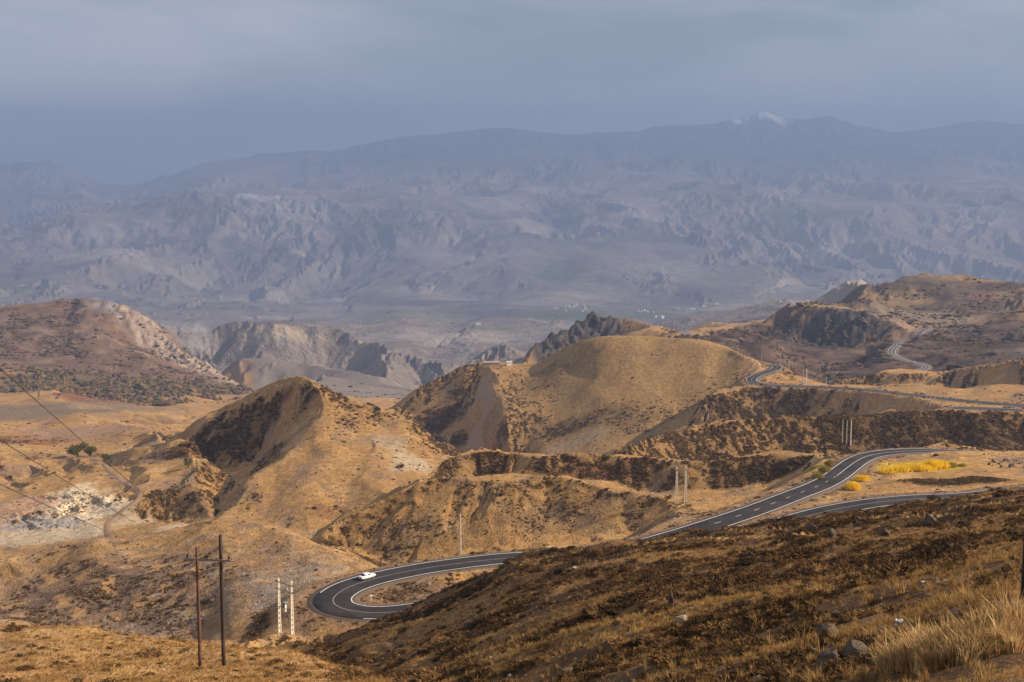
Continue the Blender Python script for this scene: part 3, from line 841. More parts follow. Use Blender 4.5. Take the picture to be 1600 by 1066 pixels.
M_near = ground_mat('near_ground', 1.6, 7.0, .8, .25, .45)
M_hill = ground_mat('hill_ground', .35, 1.3, .7, 1.0, .35)
M_far = ground_mat('mountain_ground', .012, .05, .6, 25.0, .25)

# vertex normals of the whole field, so that the sheets join without a seam
zx, zy = slopes(GZ)
NRM = np.stack([-zx, -zy, np.ones_like(zx)], -1)
NRM /= np.linalg.norm(NRM, axis=-1, keepdims=True)
def sheet(name, j0, j1, mat):
    nr = j1 - j0
    V = np.stack([GX[j0:j1], GY[j0:j1], GZ[j0:j1]], -1).reshape(-1, 3).astype(np.float32)
    idx = np.arange(nr * nC).reshape(nr, nC)
    q = np.stack([idx[:-1, :-1], idx[:-1, 1:], idx[1:, 1:], idx[1:, :-1]], -1).reshape(-1, 4)
    me = bpy.data.meshes.new(name)
    me.vertices.add(len(V)); me.vertices.foreach_set('co', V.ravel())
    me.loops.add(q.size); me.loops.foreach_set('vertex_index', q.ravel().astype(np.int32))
    me.polygons.add(len(q)); me.polygons.foreach_set('loop_start', np.arange(0, q.size, 4, dtype=np.int32))
    me.polygons.foreach_set('use_smooth', np.ones(len(q), bool))
    me.update()
    at = me.color_attributes.new('cover', 'FLOAT_COLOR', 'POINT')
    c = np.ones((len(V), 4), np.float32); c[:, :3] = alb[j0:j1].reshape(-1, 3)
    at.data.foreach_set('color', c.ravel())
    me.normals_split_custom_set_from_vertices(NRM[j0:j1].reshape(-1, 3).astype(np.float32))
    me.materials.append(mat)
    o = bpy.data.objects.new(name, me)
    col.objects.link(o)
    tag(o, kind='structure')
    return o
jn = int(np.searchsorted(rL, math.log(262))); jm = int(np.searchsorted(rL, math.log(3300)))
ground_o = sheet('ground', 0, jn + 1, M_near)
hills_o = sheet('hills', jn, jm + 1, M_hill)
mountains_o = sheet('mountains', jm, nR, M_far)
print('sheets', round(time.time() - T0, 1))
# ------------------------------------------------------------------ road surfaces, markings
def paint_mat(name, c, wear=.25):
    m, n, l, b = new_mat(name)
    tc = n.new('ShaderNodeTexCoord')
    t = n.new('ShaderNodeTexNoise'); t.inputs['Scale'].default_value = 1.7; t.inputs['Detail'].default_value = 6
    l.new(tc.outputs['Object'], t.inputs['Vector'])
    r = n.new('ShaderNodeValToRGB')
    r.color_ramp.elements[0].position = .3; r.color_ramp.elements[0].color = (*[x * (1 - wear) for x in c], 1)
    r.color_ramp.elements[1].position = .65; r.color_ramp.elements[1].color = (*c, 1)
    l.new(t.outputs['Fac'], r.inputs['Fac']); l.new(r.outputs['Color'], b.inputs['Base Color'])
    b.inputs['Roughness'].default_value = .8
    b.inputs['Specular IOR Level'].default_value = .2
    return m
def asphalt_mat(name, c):
    m = paint_mat(name, c, .3); n, l = m.node_tree.nodes, m.node_tree.links; b = n['Principled BSDF']
    src = b.inputs['Base Color'].links[0].from_socket
    tc = n.new('ShaderNodeTexCoord')
    big = n.new('ShaderNodeTexNoise'); big.inputs['Scale'].default_value = .09; big.inputs['Detail'].default_value = 5; big.inputs['Roughness'].default_value = .7
    l.new(tc.outputs['Object'], big.inputs['Vector'])
    vo_ = n.new('ShaderNodeTexVoronoi'); vo_.inputs['Scale'].default_value = .16; l.new(tc.outputs['Object'], vo_.inputs['Vector'])
    sp = n.new('ShaderNodeSeparateColor'); l.new(vo_.outputs['Color'], sp.inputs[0])
    ad = n.new('ShaderNodeMath'); ad.operation = 'MULTIPLY_ADD'; ad.inputs[1].default_value = .35; l.new(sp.outputs[0], ad.inputs[0]); l.new(big.outputs['Fac'], ad.inputs[2])
    mr = n.new('ShaderNodeMapRange'); mr.inputs['From Min'].default_value = .4; mr.inputs['From Max'].default_value = .95; mr.inputs['To Min'].default_value = .7; mr.inputs['To Max'].default_value = 1.7
    l.new(ad.outputs[0], mr.inputs['Value'])
    mx = n.new('ShaderNodeMix'); mx.data_type = 'RGBA'; mx.blend_type = 'MULTIPLY'; mx.inputs['Factor'].default_value = 1
    l.new(src, mx.inputs[6]); l.new(mr.outputs['Result'], mx.inputs[7]); l.new(mx.outputs[2], b.inputs['Base Color'])
    return m
M_asphalt = asphalt_mat('asphalt', (.036, .030, .031))
M_asphalt_far = paint_mat('old_asphalt', (.10, .092, .092), .2)
M_line = paint_mat('road_paint', (.80, .77, .72), .32)
M_centre = paint_mat('worn_paint', (.42, .41, .40), .35)
M_gravel = paint_mat('gravel_shoulder', (.165, .115, .085), .35)

def frames(path):
    t = np.gradient(path[:, :2], axis=0)
    t /= np.linalg.norm(t, axis=1, keepdims=True)
    return np.stack([t[:, 1], -t[:, 0]], 1)         # right-hand normal

def strip(name, path, a, b, dz, mat, parent=None, thick=0.0, i0=0, i1=None):
    """a band along the path from offset a to offset b (metres to the right)"""
    P = path[i0:i1]; N = frames(path)[i0:i1]
    offs = np.linspace(a, b, 5) if abs(b - a) > 2 else [a, b]
    V, Fc = [], []
    m = len(offs)
    for p, n in zip(P, N):
        for k, o in enumerate(offs):
            V.append((p[0] + n[0] * o, p[1] + n[1] * o, p[2] + dz))
    for i in range(len(P) - 1):
        for k in range(m - 1):
            q = i * m + k
            Fc.append((q, q + m, q + m + 1, q + 1))
    if thick:                                        # skirts, so that the surfacing has depth
        base = len(V)
        for p, n in zip(P, N):
            for o, s in ((offs[0], -1), (offs[-1], 1)):
                V.append((p[0] + n[0] * (o + s * thick), p[1] + n[1] * (o + s * thick), p[2] + dz - thick))
        for i in range(len(P) - 1):
            Fc.append((i * m, base + 2 * i, base + 2 * i + 2, i * m + m))
            Fc.append((i * m + m - 1, i * m + 2 * m - 1, base + 2 * i + 3, base + 2 * i + 1))
    o = mesh_obj(name, V, Fc, mat, parent, smooth=True)
    return o

def near_i(path, u, v, z=None):
    """index of the path point seen nearest to (u, v)"""
    y = path[:, 1]; U = path[:, 0] / y * F + 800; S = -path[:, 2] / y
    U0, S0_ = pix(u, v)
    return int(np.argmin((U - U0) ** 2 + ((S - S0_) * F * 2) ** 2))

def road(name, path, half, asphalt, lines, shoulder=1.2, lw=.22):
    r = strip(name, path, -half, half, 0.0, asphalt, None, .14)
    tag(r, kind='structure')
    sh = strip('shoulder', path, -half - shoulder, half + shoulder, -.10, M_gravel, r, .5)
    for nm, off, w, mat, i0, i1 in lines:
        strip(nm, path, off - w / 2, off + w / 2, .012, mat, r, 0.0, i0, i1)
    return r

HW = 4.1
n1 = len(R1)
# the outer edge line is missing round the outside of the hairpin
g0, g1 = near_i(R1, 557, 969), near_i(R1, 519, 928)
g0, g1 = min(g0, g1), max(g0, g1)
lo = near_i(R1, 1075, 823)
d0 = near_i(R1, 1130, 808); d1 = near_i(R1, 1306, 742)
side = 1   # offsets: + is right of travel (from the lower arm round the bend to the upper arm)
road_o = road('road', R1, HW + .35, M_asphalt, [
    ('edge_line', -HW, .26, M_line, 0, g0), ('edge_line', -HW, .26, M_line, g1, n1), ('edge_line', HW, .26, M_line, 0, n1),
    ('centre_line', 0, .16, M_centre, 0, lo), ('centre_line', 0, .20, M_line, d1, n1)])
k = lo
while k < d1:
    e = min(k + 3, d1)
    strip('dash', R1, -.08, .08, .012, M_line, road_o, 0.0, k, e)
    k += 7
road2 = road('road', R2, 4.2, M_asphalt, [('edge_line', -3.9, .3, M_line, 0, None), ('edge_line', 3.9, .3, M_line, 0, None), ('centre_line', 0, .25, M_centre, 0, None)])
road3 = road('road', R3, 4.4, M_asphalt, [('edge_line', -4.0, .32, M_line, 0, None), ('edge_line', 4.0, .32, M_line, 0, None), ('centre_line', 0, .25, M_centre, 0, None)])
road4 = road('road', R4, 5.2, M_asphalt_far, [('edge_line', -4.6, .5, M_line, 0, None), ('edge_line', 4.6, .5, M_line, 0, None), ('centre_line', 0, .4, M_line, 0, None)], 2.5)
road5 = road('road', R5, 5.2, M_asphalt_far, [('edge_line', -4.6, .7, M_line, 0, None), ('edge_line', 4.6, .7, M_line, 0, None)], 2.5)
def track(pts, half, mat, ymin, label):
    W = [ground(u, v, ymin) for u, v in pts]
    path = spline([tuple(w) for w in W], 3.0)
    for p in path[::2]:
        R_ = half + 4
        q0, q1 = np.searchsorted(np.exp(rL), (p[1] - R_, p[1] + R_)); uu = p[0] / p[1] * F + 800; du = R_ / p[1] * F
        i0, i1 = np.searchsorted(cU, (uu - du, uu + du))
        dd_ = np.hypot(GX[q0:q1, i0:i1] - p[0], GY[q0:q1, i0:i1] - p[1]) + 6.5 - half
        np.minimum(road_dist[q0:q1, i0:i1], dd_, out=road_dist[q0:q1, i0:i1])
    N = frames(path); V, Fc = [], []
    for p, n in zip(path, N):
        for o in np.linspace(-half, half, 5):
            x, y = p[0] + n[0] * o, p[1] + n[1] * o
            V.append((x, y, ground_xy(x, y) + .30 - .25 * (abs(o) / half) ** 2))
    for i in range(len(path) - 1):
        for k in range(4):
            q = i * 5 + k; Fc.append((q, q + 5, q + 6, q + 1))
    o = mesh_obj('dirt_track', V, Fc, mat, None, True)
    tag(o, kind='structure')
M_track = paint_mat('track_earth', (.40, .25, .155), .25); M_track2 = paint_mat('track_gravel', (.33, .21, .125), .3)
track([(749, 704), (742, 690), (741, 676), (752, 660), (759, 645), (762, 630), (760, 616), (753, 604), (760, 592), (778, 580)], 5.0, M_track, 900, '')
track([(118, 711), (135, 714), (152, 723), (170, 735), (188, 749), (206, 760), (217, 770), (212, 784), (190, 799), (172, 814), (168, 830), (173, 842)], 1.7, M_track2, 560, '')
print('roads', round(time.time() - T0, 1))
# ------------------------------------------------------------------ ground cover too many to count: scrub, tussocks, stones
def tint_mat(name, rough=.9, var=.25, translucent=0.0):
    m, n, l, b = new_mat(name)
    at = n.new('ShaderNodeAttribute'); at.attribute_type = 'INSTANCER'; at.attribute_name = 'tint'
    tc = n.new('ShaderNodeTexCoord')
    t = n.new('ShaderNodeTexNoise'); t.inputs['Scale'].default_value = 5.0; t.inputs['Detail'].default_value = 3
    l.new(tc.outputs['Object'], t.inputs['Vector'])
    mr = n.new('ShaderNodeMapRange'); mr.inputs['To Min'].default_value = 1 - var; mr.inputs['To Max'].default_value = 1 + var
    mr.inputs['From Min'].default_value = .3; mr.inputs['From Max'].default_value = .7
    l.new(t.outputs['Fac'], mr.inputs['Value'])
    mx = n.new('ShaderNodeMix'); mx.data_type = 'RGBA'; mx.blend_type = 'MULTIPLY'; mx.inputs['Factor'].default_value = 1
    l.new(at.outputs['Color'], mx.inputs[6]); l.new(mr.outputs['Result'], mx.inputs[7])
    l.new(mx.outputs[2], b.inputs['Base Color'])
    b.inputs['Roughness'].default_value = rough
    b.inputs['Specular IOR Level'].default_value = .1
    if translucent:
        b.inputs['Subsurface Weight'].default_value = 0.0
        tr = n.new('ShaderNodeBsdfTranslucent'); ms = n.new('ShaderNodeMixShader'); ms.inputs[0].default_value = translucent
        l.new(mx.outputs[2], tr.inputs['Color'])
        out = n['Material Output']
        l.new(b.outputs[0], ms.inputs[1]); l.new(tr.outputs[0], ms.inputs[2]); l.new(ms.outputs[0], out.inputs['Surface'])
    return m

M_scrub = tint_mat('scrub', .95, .45)
M_grass = tint_mat('dry_grass', .85, .3, .35)
M_stone = tint_mat('stone', .9, .3)

def proto(name, verts, faces, mat, smooth=False):
    me = bpy.data.meshes.new(name)
    me.from_pydata(verts, [], faces); me.update()
    me.materials.append(mat)
    if smooth: me.polygons.foreach_set('use_smooth', [True] * len(me.polygons))
    return bpy.data.objects.new(name, me)      # never linked: only the scattered copies exist

def rnd(a, b): return random.uniform(a, b)

def scrub_proto(seed, leaves=170):
    """a cushion bush of unit width: a dense low core with twiggy leaves standing out of it"""
    random.seed(seed); V, Fc = [], []
    # core
    bm = bmesh.new(); bmesh.ops.create_icosphere(bm, subdivisions=2, radius=.5)
    for v in bm.verts:
        n = gnoise(np.array([v.co.x * 3 + seed]), np.array([v.co.y * 3 + v.co.z * 2.0]), seed)[0]
        k = .72 + .38 * n
        v.co = Vector((v.co.x * k, v.co.y * k, max(v.co.z, -.12) * .72 * k))
    bm.verts.ensure_lookup_table()
    for v in bm.verts: V.append(tuple(v.co))
    for f in bm.faces:
        if f.calc_center_median().z > -.1: Fc.append(tuple(v.index for v in f.verts))
    bm.free()
    for i in range(leaves):
        th = rnd(0, 2 * math.pi); ph = math.acos(rnd(.0, 1)); r = rnd(.30, .46)
        d = Vector((math.sin(ph) * math.cos(th), math.sin(ph) * math.sin(th), math.cos(ph) * .75))
        p = d * r; L = rnd(.07, .19); w = rnd(.010, .028)
        t = Vector((rnd(-1, 1), rnd(-1, 1), rnd(-.4, 1))).normalized() * .5 + d; t.normalize()
        s = t.cross(Vector((rnd(-1, 1), rnd(-1, 1), rnd(-1, 1)))).normalized() * w
        b = len(V)
        V += [tuple(p - s), tuple(p + s), tuple(p + t * L * .6 + s * 1.3), tuple(p + t * L)]
        Fc += [(b, b + 1, b + 2), (b, b + 2, b + 3)]
    return proto('scrub_bush', V, Fc, M_scrub)

def tuft_proto(seed, blades=26, h=1.0, spread=.55, lean=.45):
    """a tussock of unit height"""
    random.seed(seed); V, Fc = [], []
    for i in range(blades):
        a = rnd(0, 2 * math.pi); r = rnd(0, .16) * spread / .55
        p = Vector((math.cos(a) * r, math.sin(a) * r, -.05))
        ln = rnd(.55, 1.0) * h; le = rnd(.1, 1) * lean
        out = Vector((math.cos(a + rnd(-.6, .6)), math.sin(a + rnd(-.6, .6)), 0))
        m = p + out * le * .30 * ln + Vector((0, 0, ln * .55)); e = p + out * le * ln * .95 + Vector((0, 0, ln * (1 - .35 * le)))
        s = Vector((-out.y, out.x, 0)) * rnd(.010, .022)
        s.rotate(Euler((0, 0, rnd(-1.2, 1.2))))
        b = len(V)
        V += [tuple(p - s), tuple(p + s), tuple(m + s * .8), tuple(m - s * .8), tuple(e)]
        Fc += [(b, b + 1, b + 2, b + 3), (b + 3, b + 2, b + 4)]
    return proto('grass_tuft', V, Fc, M_grass)

def clump_proto(seed, mat=None, sub=2, flat=.62, jag=.55):
    """a ragged bush for the middle distance"""
    bm = bmesh.new(); bmesh.ops.create_icosphere(bm, subdivisions=sub, radius=.5)
    rs = np.random.default_rng(seed)
    V, Fc = [], []
    for v in bm.verts:
        k = 1 + jag * (rs.random() - .5)
        V.append((v.co.x * k, v.co.y * k, max(v.co.z * flat * k, -.1)))
    for f in bm.faces:
        if f.calc_center_median().z > -.12: Fc.append(tuple(v.index for v in f.verts))
    bm.free()
    return proto('scrub_clump', V, Fc, mat or M_scrub)

def stone_proto(seed):
    bm = bmesh.new(); bmesh.ops.create_icosphere(bm, subdivisions=1, radius=.5)
    rs = np.random.default_rng(seed)
    V = [tuple(np.array(v.co) * (1 + .5 * (rs.random() - .5)) * np.array((1, .8, .6))) for v in bm.verts]
    Fc = [tuple(v.index for v in f.verts) for f in bm.faces]
    bm.free()
    return proto('loose_stone', V, Fc, M_stone)

def scatter(name, protos, P, rot, scl, tint, label, cat):
    n = len(P)
    me = bpy.data.meshes.new(name)
    me.vertices.add(n); me.vertices.foreach_set('co', np.asarray(P, np.float32).ravel())
    def attr(nm, typ, data, key):
        a = me.attributes.new(nm, typ, 'POINT'); a.data.foreach_set(key, np.ascontiguousarray(data).ravel())
    attr('turn', 'FLOAT_VECTOR', np.asarray(rot, np.float32), 'vector')
    attr('size', 'FLOAT_VECTOR', np.asarray(scl, np.float32), 'vector')
    attr('pick', 'INT', RNG.integers(0, len(protos), n).astype(np.int32), 'value')
    tt = np.ones((n, 4), np.float32); tt[:, :3] = tint
    attr('tint', 'FLOAT_COLOR', tt, 'color')
    o = bpy.data.objects.new(name, me); col.objects.link(o)
    ng = bpy.data.node_groups.new(name, 'GeometryNodeTree')
    ng.interface.new_socket('Geometry', in_out='INPUT', socket_type='NodeSocketGeometry')
    ng.interface.new_socket('Geometry', in_out='OUTPUT', socket_type='NodeSocketGeometry')
    N, L = ng.nodes, ng.links
    gi, go = N.new('NodeGroupInput'), N.new('NodeGroupOutput')
    ip = N.new('GeometryNodeInstanceOnPoints')
    g2 = N.new('GeometryNodeGeometryToInstance')
    for p in protos:
        oi = N.new('GeometryNodeObjectInfo'); oi.inputs['Object'].default_value = p
        L.new(oi.outputs['Geometry'], g2.inputs[0])
    def named(nm, typ):
        a = N.new('GeometryNodeInputNamedAttribute'); a.data_type = typ; a.inputs['Name'].default_value = nm
        return a.outputs['Attribute']
    ip.inputs['Pick Instance'].default_value = True
    L.new(gi.outputs[0], ip.inputs['Points']); L.new(g2.outputs[0], ip.inputs['Instance'])
    L.new(named('pick', 'INT'), ip.inputs['Instance Index'])
    e2r = N.new('FunctionNodeEulerToRotation'); L.new(named('turn', 'FLOAT_VECTOR'), e2r.inputs[0])
    L.new(e2r.outputs[0], ip.inputs['Rotation']); L.new(named('size', 'FLOAT_VECTOR'), ip.inputs['Scale'])
    L.new(ip.outputs[0], go.inputs[0])
    md = o.modifiers.new('scatter', 'NODES'); md.node_group = ng
    tag(o, label, cat, kind='stuff')
    return o

# where the ground can be seen from about here, and how much ground each cell holds
EL = GZ / GY
VIS = EL >= np.maximum.accumulate(EL, axis=0) - np.where(GY < 270, .035, .006)
dUc = np.gradient(cU)[None, :]; dLr = np.gradient(rL)[:, None]
AREA = (GY * dUc / F) * (GY * dLr)
INFR = (GU > np.where(GY < 270, -220, -70)) & (GU < np.where(GY < 270, 1880, 1670)) & VIS & (road_dist > 6.2)

def place(n, weight):
    """n spots on the ground, by weight per square metre"""
    w = (weight * AREA * INFR)
    w[-1, :] = 0; w[:, -1] = 0
    c = np.cumsum(w.ravel()); tot = c[-1]
    k = np.searchsorted(c, RNG.random(n) * tot)
    j, i = np.unravel_index(np.minimum(k, w.size - 1), w.shape)
    j = np.minimum(j, nR - 2); i = np.minimum(i, nC - 2)
    fx, fy = RNG.random(n), RNG.random(n)
    def at(a): return (a[j, i] * (1 - fx) + a[j, i + 1] * fx) * (1 - fy) + (a[j + 1, i] * (1 - fx) + a[j + 1, i + 1] * fx) * fy
    return np.stack([at(GX), at(GY), at(GZ)], 1), j, i

def turns(n, tilt=.15):
    r = np.zeros((n, 3)); r[:, :2] = RNG.normal(0, tilt, (n, 2)); r[:, 2] = RNG.random(n) * 2 * np.pi
    return r
def tints(n, a, b, var=.2):
    t = RNG.random((n, 1)); c = np.asarray(a) * (1 - t) + np.asarray(b) * t
    return c * (1 + var * (RNG.random((n, 1)) * 2 - 1))

P_scrub = [scrub_proto(s) for s in (1, 2, 3)]
P_tuft = [tuft_proto(s) for s in (11, 12, 13)]
P_tall = [tuft_proto(s, 46, 1.0, .9, .55) for s in (21, 22, 23)]
P_clump = [clump_proto(s) for s in (31, 32, 33, 34)]
P_hill = [scrub_proto(s, 70) for s in (61, 62, 63)]
P_stone = [stone_proto(s) for s in (41, 42, 43)]

scrub_near = near * smooth01(-.06, .28, n_n1 + .6 * n_n2 - .35 * n_n3 - .45 * strk) + .03
fade = 1 - smooth01(math.log(220), math.log(300), GL)
n = 48000
P, j, i = place(n, scrub_near * fade * (GY > 21) * np.clip(60 / GY, .5, 1.6))
s = np.exp(RNG.normal(math.log(.46), .42, n))[:, None] * np.clip(P[:, 1:2] / 60, .55, 1.25)
scl = s * np.stack([1 + .3 * RNG.random(n), 1 + .3 * RNG.random(n), .55 + .45 * RNG.random(n)], 1)
scatter('scrub', P_scrub, P - [0, 0, .03], turns(n), scl, tints(n, (.040, .024, .011), (.17, .090, .034), .4), 'low dark brown cushion scrub all over the near slope', 'scrub')

grass_near = fade * np.clip((1 - near) * 1.0 + near * (.25 + 1.1 * smooth01(.02, .34, n_n3 * .9 + .4 * n_n2) + 1.3 * smooth01(.06, .30, strk + .3 * n_n2)), 0, 2)
n = 118000
P, j, i = place(n, grass_near * (GY > 8) * np.clip((70 / GY) ** .9, .15, 1.9) * np.where(near > .5, smooth01(16, 60, GY) * .5 + .5, 1))
s = np.exp(RNG.normal(math.log(.24), .35, n))[:, None]
dryness = near[j, i][:, None]
tn = tints(n, (.56, .36, .14), (.34, .19, .07), .25) * (1 - .15 * dryness)
s = s * np.clip(P[:, 1:2] / 22, .55, 1)
scatter('dry_grass', P_tuft, P, turns(n, .2), s * np.stack([1 + .6 * RNG.random(n)] * 2 + [.8 + .4 * RNG.random(n)], 1), tn, 'short dry golden grass on the near slopes', 'grass')

tall_w = np.zeros(GZ.shape)
for (u, v, Y, ru, ry, k) in ((1475, 1040, 18.0, 45, .07, 1), (1410, 1050, 19.5, 28, .05, .9), (1580, 1005, 17.5, 36, .07, 1), (1530, 1030, 17.5, 40, .07, .8)):
    tall_w += k * blob_px(u, v, Y, ru, ry)
n = 620
P, j, i = place(n, np.clip(tall_w - .30, 0, 1))
s = np.exp(RNG.normal(math.log(.42), .22, n))[:, None]
scatter('tall_grass', P_tall, P, turns(n, .12), s * np.stack([.9 + .4 * RNG.random(n)] * 2 + [.8 + .4 * RNG.random(n)], 1), tints(n, (.60, .41, .19), (.33, .19, .075), .3), 'tall pale dry grass waving in the lower right corner', 'grass')

# scrub on the hills
zx, zy = slopes(GZ)
scr = smooth01(0.06, 0.40, .85 * zy - .55 * zx + .16 * n_mid + .10 * n_big)
lum = alb.mean(axis=2)
dark = 1 - smooth01(.09, .22, lum)
hz_ = smooth01(math.log(285), math.log(310), GL) * (1 - smooth01(math.log(1300), math.log(1500), GL))
w_h = hz_ * (.0018 + .55 * dark ** 1.5 + .10 * scr) * smooth01(-.30, .30, n_fine + .7 * n_mid) * np.clip(700 / GY, .5, 2.2)
gold_hill = np.clip(1.7 * blob_px(1010, 575, 1280, 180, 0.07), 0, 1)
w_h = w_h * (1 - .97 * gold_hill) * (1 - .5 * np.clip(1.3 * blob_px(780, 800, 425, 240, .08), 0, 1)) * (1 - .8 * np.clip(1.4 * blob_px(560, 730, 710, 150, .12), 0, 1))
n = 125000
P, j, i = place(n, w_h)
s = np.exp(RNG.normal(math.log(.62), .45, n))[:, None] * np.clip(P[:, 1:2] / 600, .7, 1.5)
scatter('hill_scrub', P_hill, P - [0, 0, .05], turns(n), s * np.stack([1 + .5 * RNG.random(n), 1 + .5 * RNG.random(n), .7 + .4 * RNG.random(n)], 1), tints(n, (.050, .030, .014), (.16, .092, .036), .3), 'dark low scrub dotted over the hillsides behind the road', 'scrub')

# rough bushes on the two far hills
n = 9000
fw = np.clip(1.3 * blob_px(120, 540, 2550, 260, .10), 0, 1) * .8 + np.clip(1.3 * blob_px(1380, 530, 2000, 330, .18), 0, 1)
P, j, i = place(n, fw * (GY > 1560) * (GY < 2950) * smooth01(-.15, .3, fbm_band(70, 4, 72, 1500, 3000)))
s = np.exp(RNG.normal(math.log(2.6), .5, n))[:, None]
scatter('far_scrub', P_clump, P, turns(n), s * np.stack([1 + .5 * RNG.random(n), 1 + .5 * RNG.random(n), .7 + .4 * RNG.random(n)], 1), tints(n, (.045, .030, .020), (.13, .082, .045), .3), 'dark scrub and rocks dotted over the far left and right hills', 'scrub')

# orchards at the foot of the left mountain
ow = np.zeros(GZ.shape)
for (u, v, Y, ru, ry) in ((40, 600, 2150, 110, .06), (160, 605, 2180, 120, .06), (270, 605, 2250, 90, .05), (350, 606, 2380, 40, .04), (150, 628, 2030, 70, .03), (240, 632, 2000, 60, .03)):
    ow += blob_px(u, v, Y, ru, ry)
ow = np.clip(ow - .15, 0, 1) * smooth01(-.25, .2, fbm_band(60, 3, 71, 1700, 2600, -300, 500))
n = 3600
P, j, i = place(n, ow)
s = np.exp(RNG.normal(math.log(3.9), .45, n))[:, None]
t = tints(n, (.075, .068, .034), (.13, .092, .048), .3)
k = RNG.random(n); t[k > .80] = tints(int((k > .80).sum()), (.17, .085, .045), (.20, .125, .055), .2); t[(k > .55) & (k < .80)] = tints(int(((k > .55) & (k < .80)).sum()), (.09, .055, .045), (.13, .08, .06), .2)
scatter('orchard', [clump_proto(s_, None, 2, .95, .6) for s_ in (51, 52, 53)], P, turns(n, .1), s * np.stack([1 + .3 * RNG.random(n), 1 + .3 * RNG.random(n), .8 + .5 * RNG.random(n)], 1), t, 'orchards and hedges in autumn colour below the left mountain', 'orchard')

# loose stones
n = 9000
P, j, i = place(n, fade * (near * .8 + .1) * (GY > 24) * np.clip(60 / GY, .3, 3) * smooth01(-.1, .35, n_n2 + .5 * n_n3))
s = np.exp(RNG.normal(math.log(.10), .5, n))[:, None]
scatter('stones', P_stone, P, turns(n, .5), s * np.ones((1, 3)), tints(n, (.16, .12, .095), (.36, .28, .21), .2), 'small loose stones strewn on the near slope', 'stones')
n = 1700
sw = np.zeros(GZ.shape)
for (u, v, Y, ru, ry) in ((460, 905, 345, 60, .06), (420, 940, 325, 60, .05), (250, 975, 325, 90, .03), (640, 925, 318, 50, .02), (1570, 725, 500, 40, .02)):
    sw += blob_px(u, v, Y, ru, ry)
P, j, i = place(n, np.clip(sw - .1, 0, 1))
s = np.exp(RNG.normal(math.log(.30), .45, n))[:, None]
scatter('rubble', P_stone, P, turns(n, .5), s * np.ones((1, 3)), tints(n, (.18, .135, .105), (.36, .285, .22), .2), 'pale broken rubble on the hillside beside the hairpin', 'rubble')
print('scatter', round(time.time() - T0, 1))
# ------------------------------------------------------------------ things
def plain_mat(name, c, rough=.7, var=.2, scale=6.0, metallic=0.0, spec=.3):
    m, n, l, b = new_mat(name)
    tc = n.new('ShaderNodeTexCoord')
    t = n.new('ShaderNodeTexNoise'); t.inputs['Scale'].default_value = scale; t.inputs['Detail'].default_value = 5
    l.new(tc.outputs['Object'], t.inputs['Vector'])
    r = n.new('ShaderNodeValToRGB')
    r.color_ramp.elements[0].position = .3; r.color_ramp.elements[0].color = (*[x * (1 - var) for x in c], 1)
    r.color_ramp.elements[1].position = .7; r.color_ramp.elements[1].color = (*[min(1, x * (1 + var)) for x in c], 1)
    l.new(t.outputs['Fac'], r.inputs['Fac']); l.new(r.outputs['Color'], b.inputs['Base Color'])
    b.inputs['Roughness'].default_value = rough; b.inputs['Metallic'].default_value = metallic
    b.inputs['Specular IOR Level'].default_value = spec
    return m
def wood_mat(name, c):
    m, n, l, b = new_mat(name)
    tc = n.new('ShaderNodeTexCoord'); mp = n.new('ShaderNodeMapping'); mp.inputs['Scale'].default_value = (14, 14, .7)
    t = n.new('ShaderNodeTexNoise'); t.inputs['Scale'].default_value = 1.0; t.inputs['Detail'].default_value = 6
    l.new(tc.outputs['Object'], mp.inputs['Vector']); l.new(mp.outputs['Vector'], t.inputs['Vector'])
    r = n.new('ShaderNodeValToRGB')
    r.color_ramp.elements[0].position = .3; r.color_ramp.elements[0].color = (*[x * .45 for x in c], 1)
    r.color_ramp.elements[1].position = .72; r.color_ramp.elements[1].color = (*[x * 1.35 for x in c], 1)
    l.new(t.outputs['Fac'], r.inputs['Fac']); l.new(r.outputs['Color'], b.inputs['Base Color'])
    b.inputs['Roughness'].default_value = .85
    bp = n.new('ShaderNodeBump'); bp.inputs['Strength'].default_value = .5; bp.inputs['Distance'].default_value = .02
    l.new(t.outputs['Fac'], bp.inputs['Height']); l.new(bp.outputs['Normal'], b.inputs['Normal'])
    return m
M_wood = wood_mat('brown_pole_wood', (.135, .062, .030))
M_wood2 = wood_mat('tarred_pole_wood', (.050, .028, .020))
M_steel = plain_mat('galvanised_steel', (.27, .26, .25), .5, .15, 8, .6)
M_dark = plain_mat('dark_porcelain', (.045, .03, .028), .35, .2, 20)
M_conc = plain_mat('pale_concrete', (.72, .66, .55), .9, .12, 3)
M_conc2 = plain_mat('grey_concrete', (.42, .37, .30), .9, .15, 3)
M_white = plain_mat('white_paint', (.80, .79, .76), .6, .06, 5)
M_wire = plain_mat('wire', (.04, .036, .034), .6, .1, 5)
M_bark = plain_mat('bark', (.10, .07, .045), .9, .3, 4)

def tube(bm, a, b, r0, r1, seg=8, cap=True):
    a, b = Vector(a), Vector(b)
    d = (b - a).normalized(); s = d.orthogonal().normalized(); t = d.cross(s)
    ring = []
    for p, r in ((a, r0), (b, r1)):
        ring.append([bm.verts.new(p + (s * math.cos(2 * math.pi * k / seg) + t * math.sin(2 * math.pi * k / seg)) * r) for k in range(seg)])
    for k in range(seg):
        bm.faces.new((ring[0][k], ring[0][(k + 1) % seg], ring[1][(k + 1) % seg], ring[1][k]))
    if cap:
        bm.faces.new(ring[0][::-1]); bm.faces.new(ring[1])

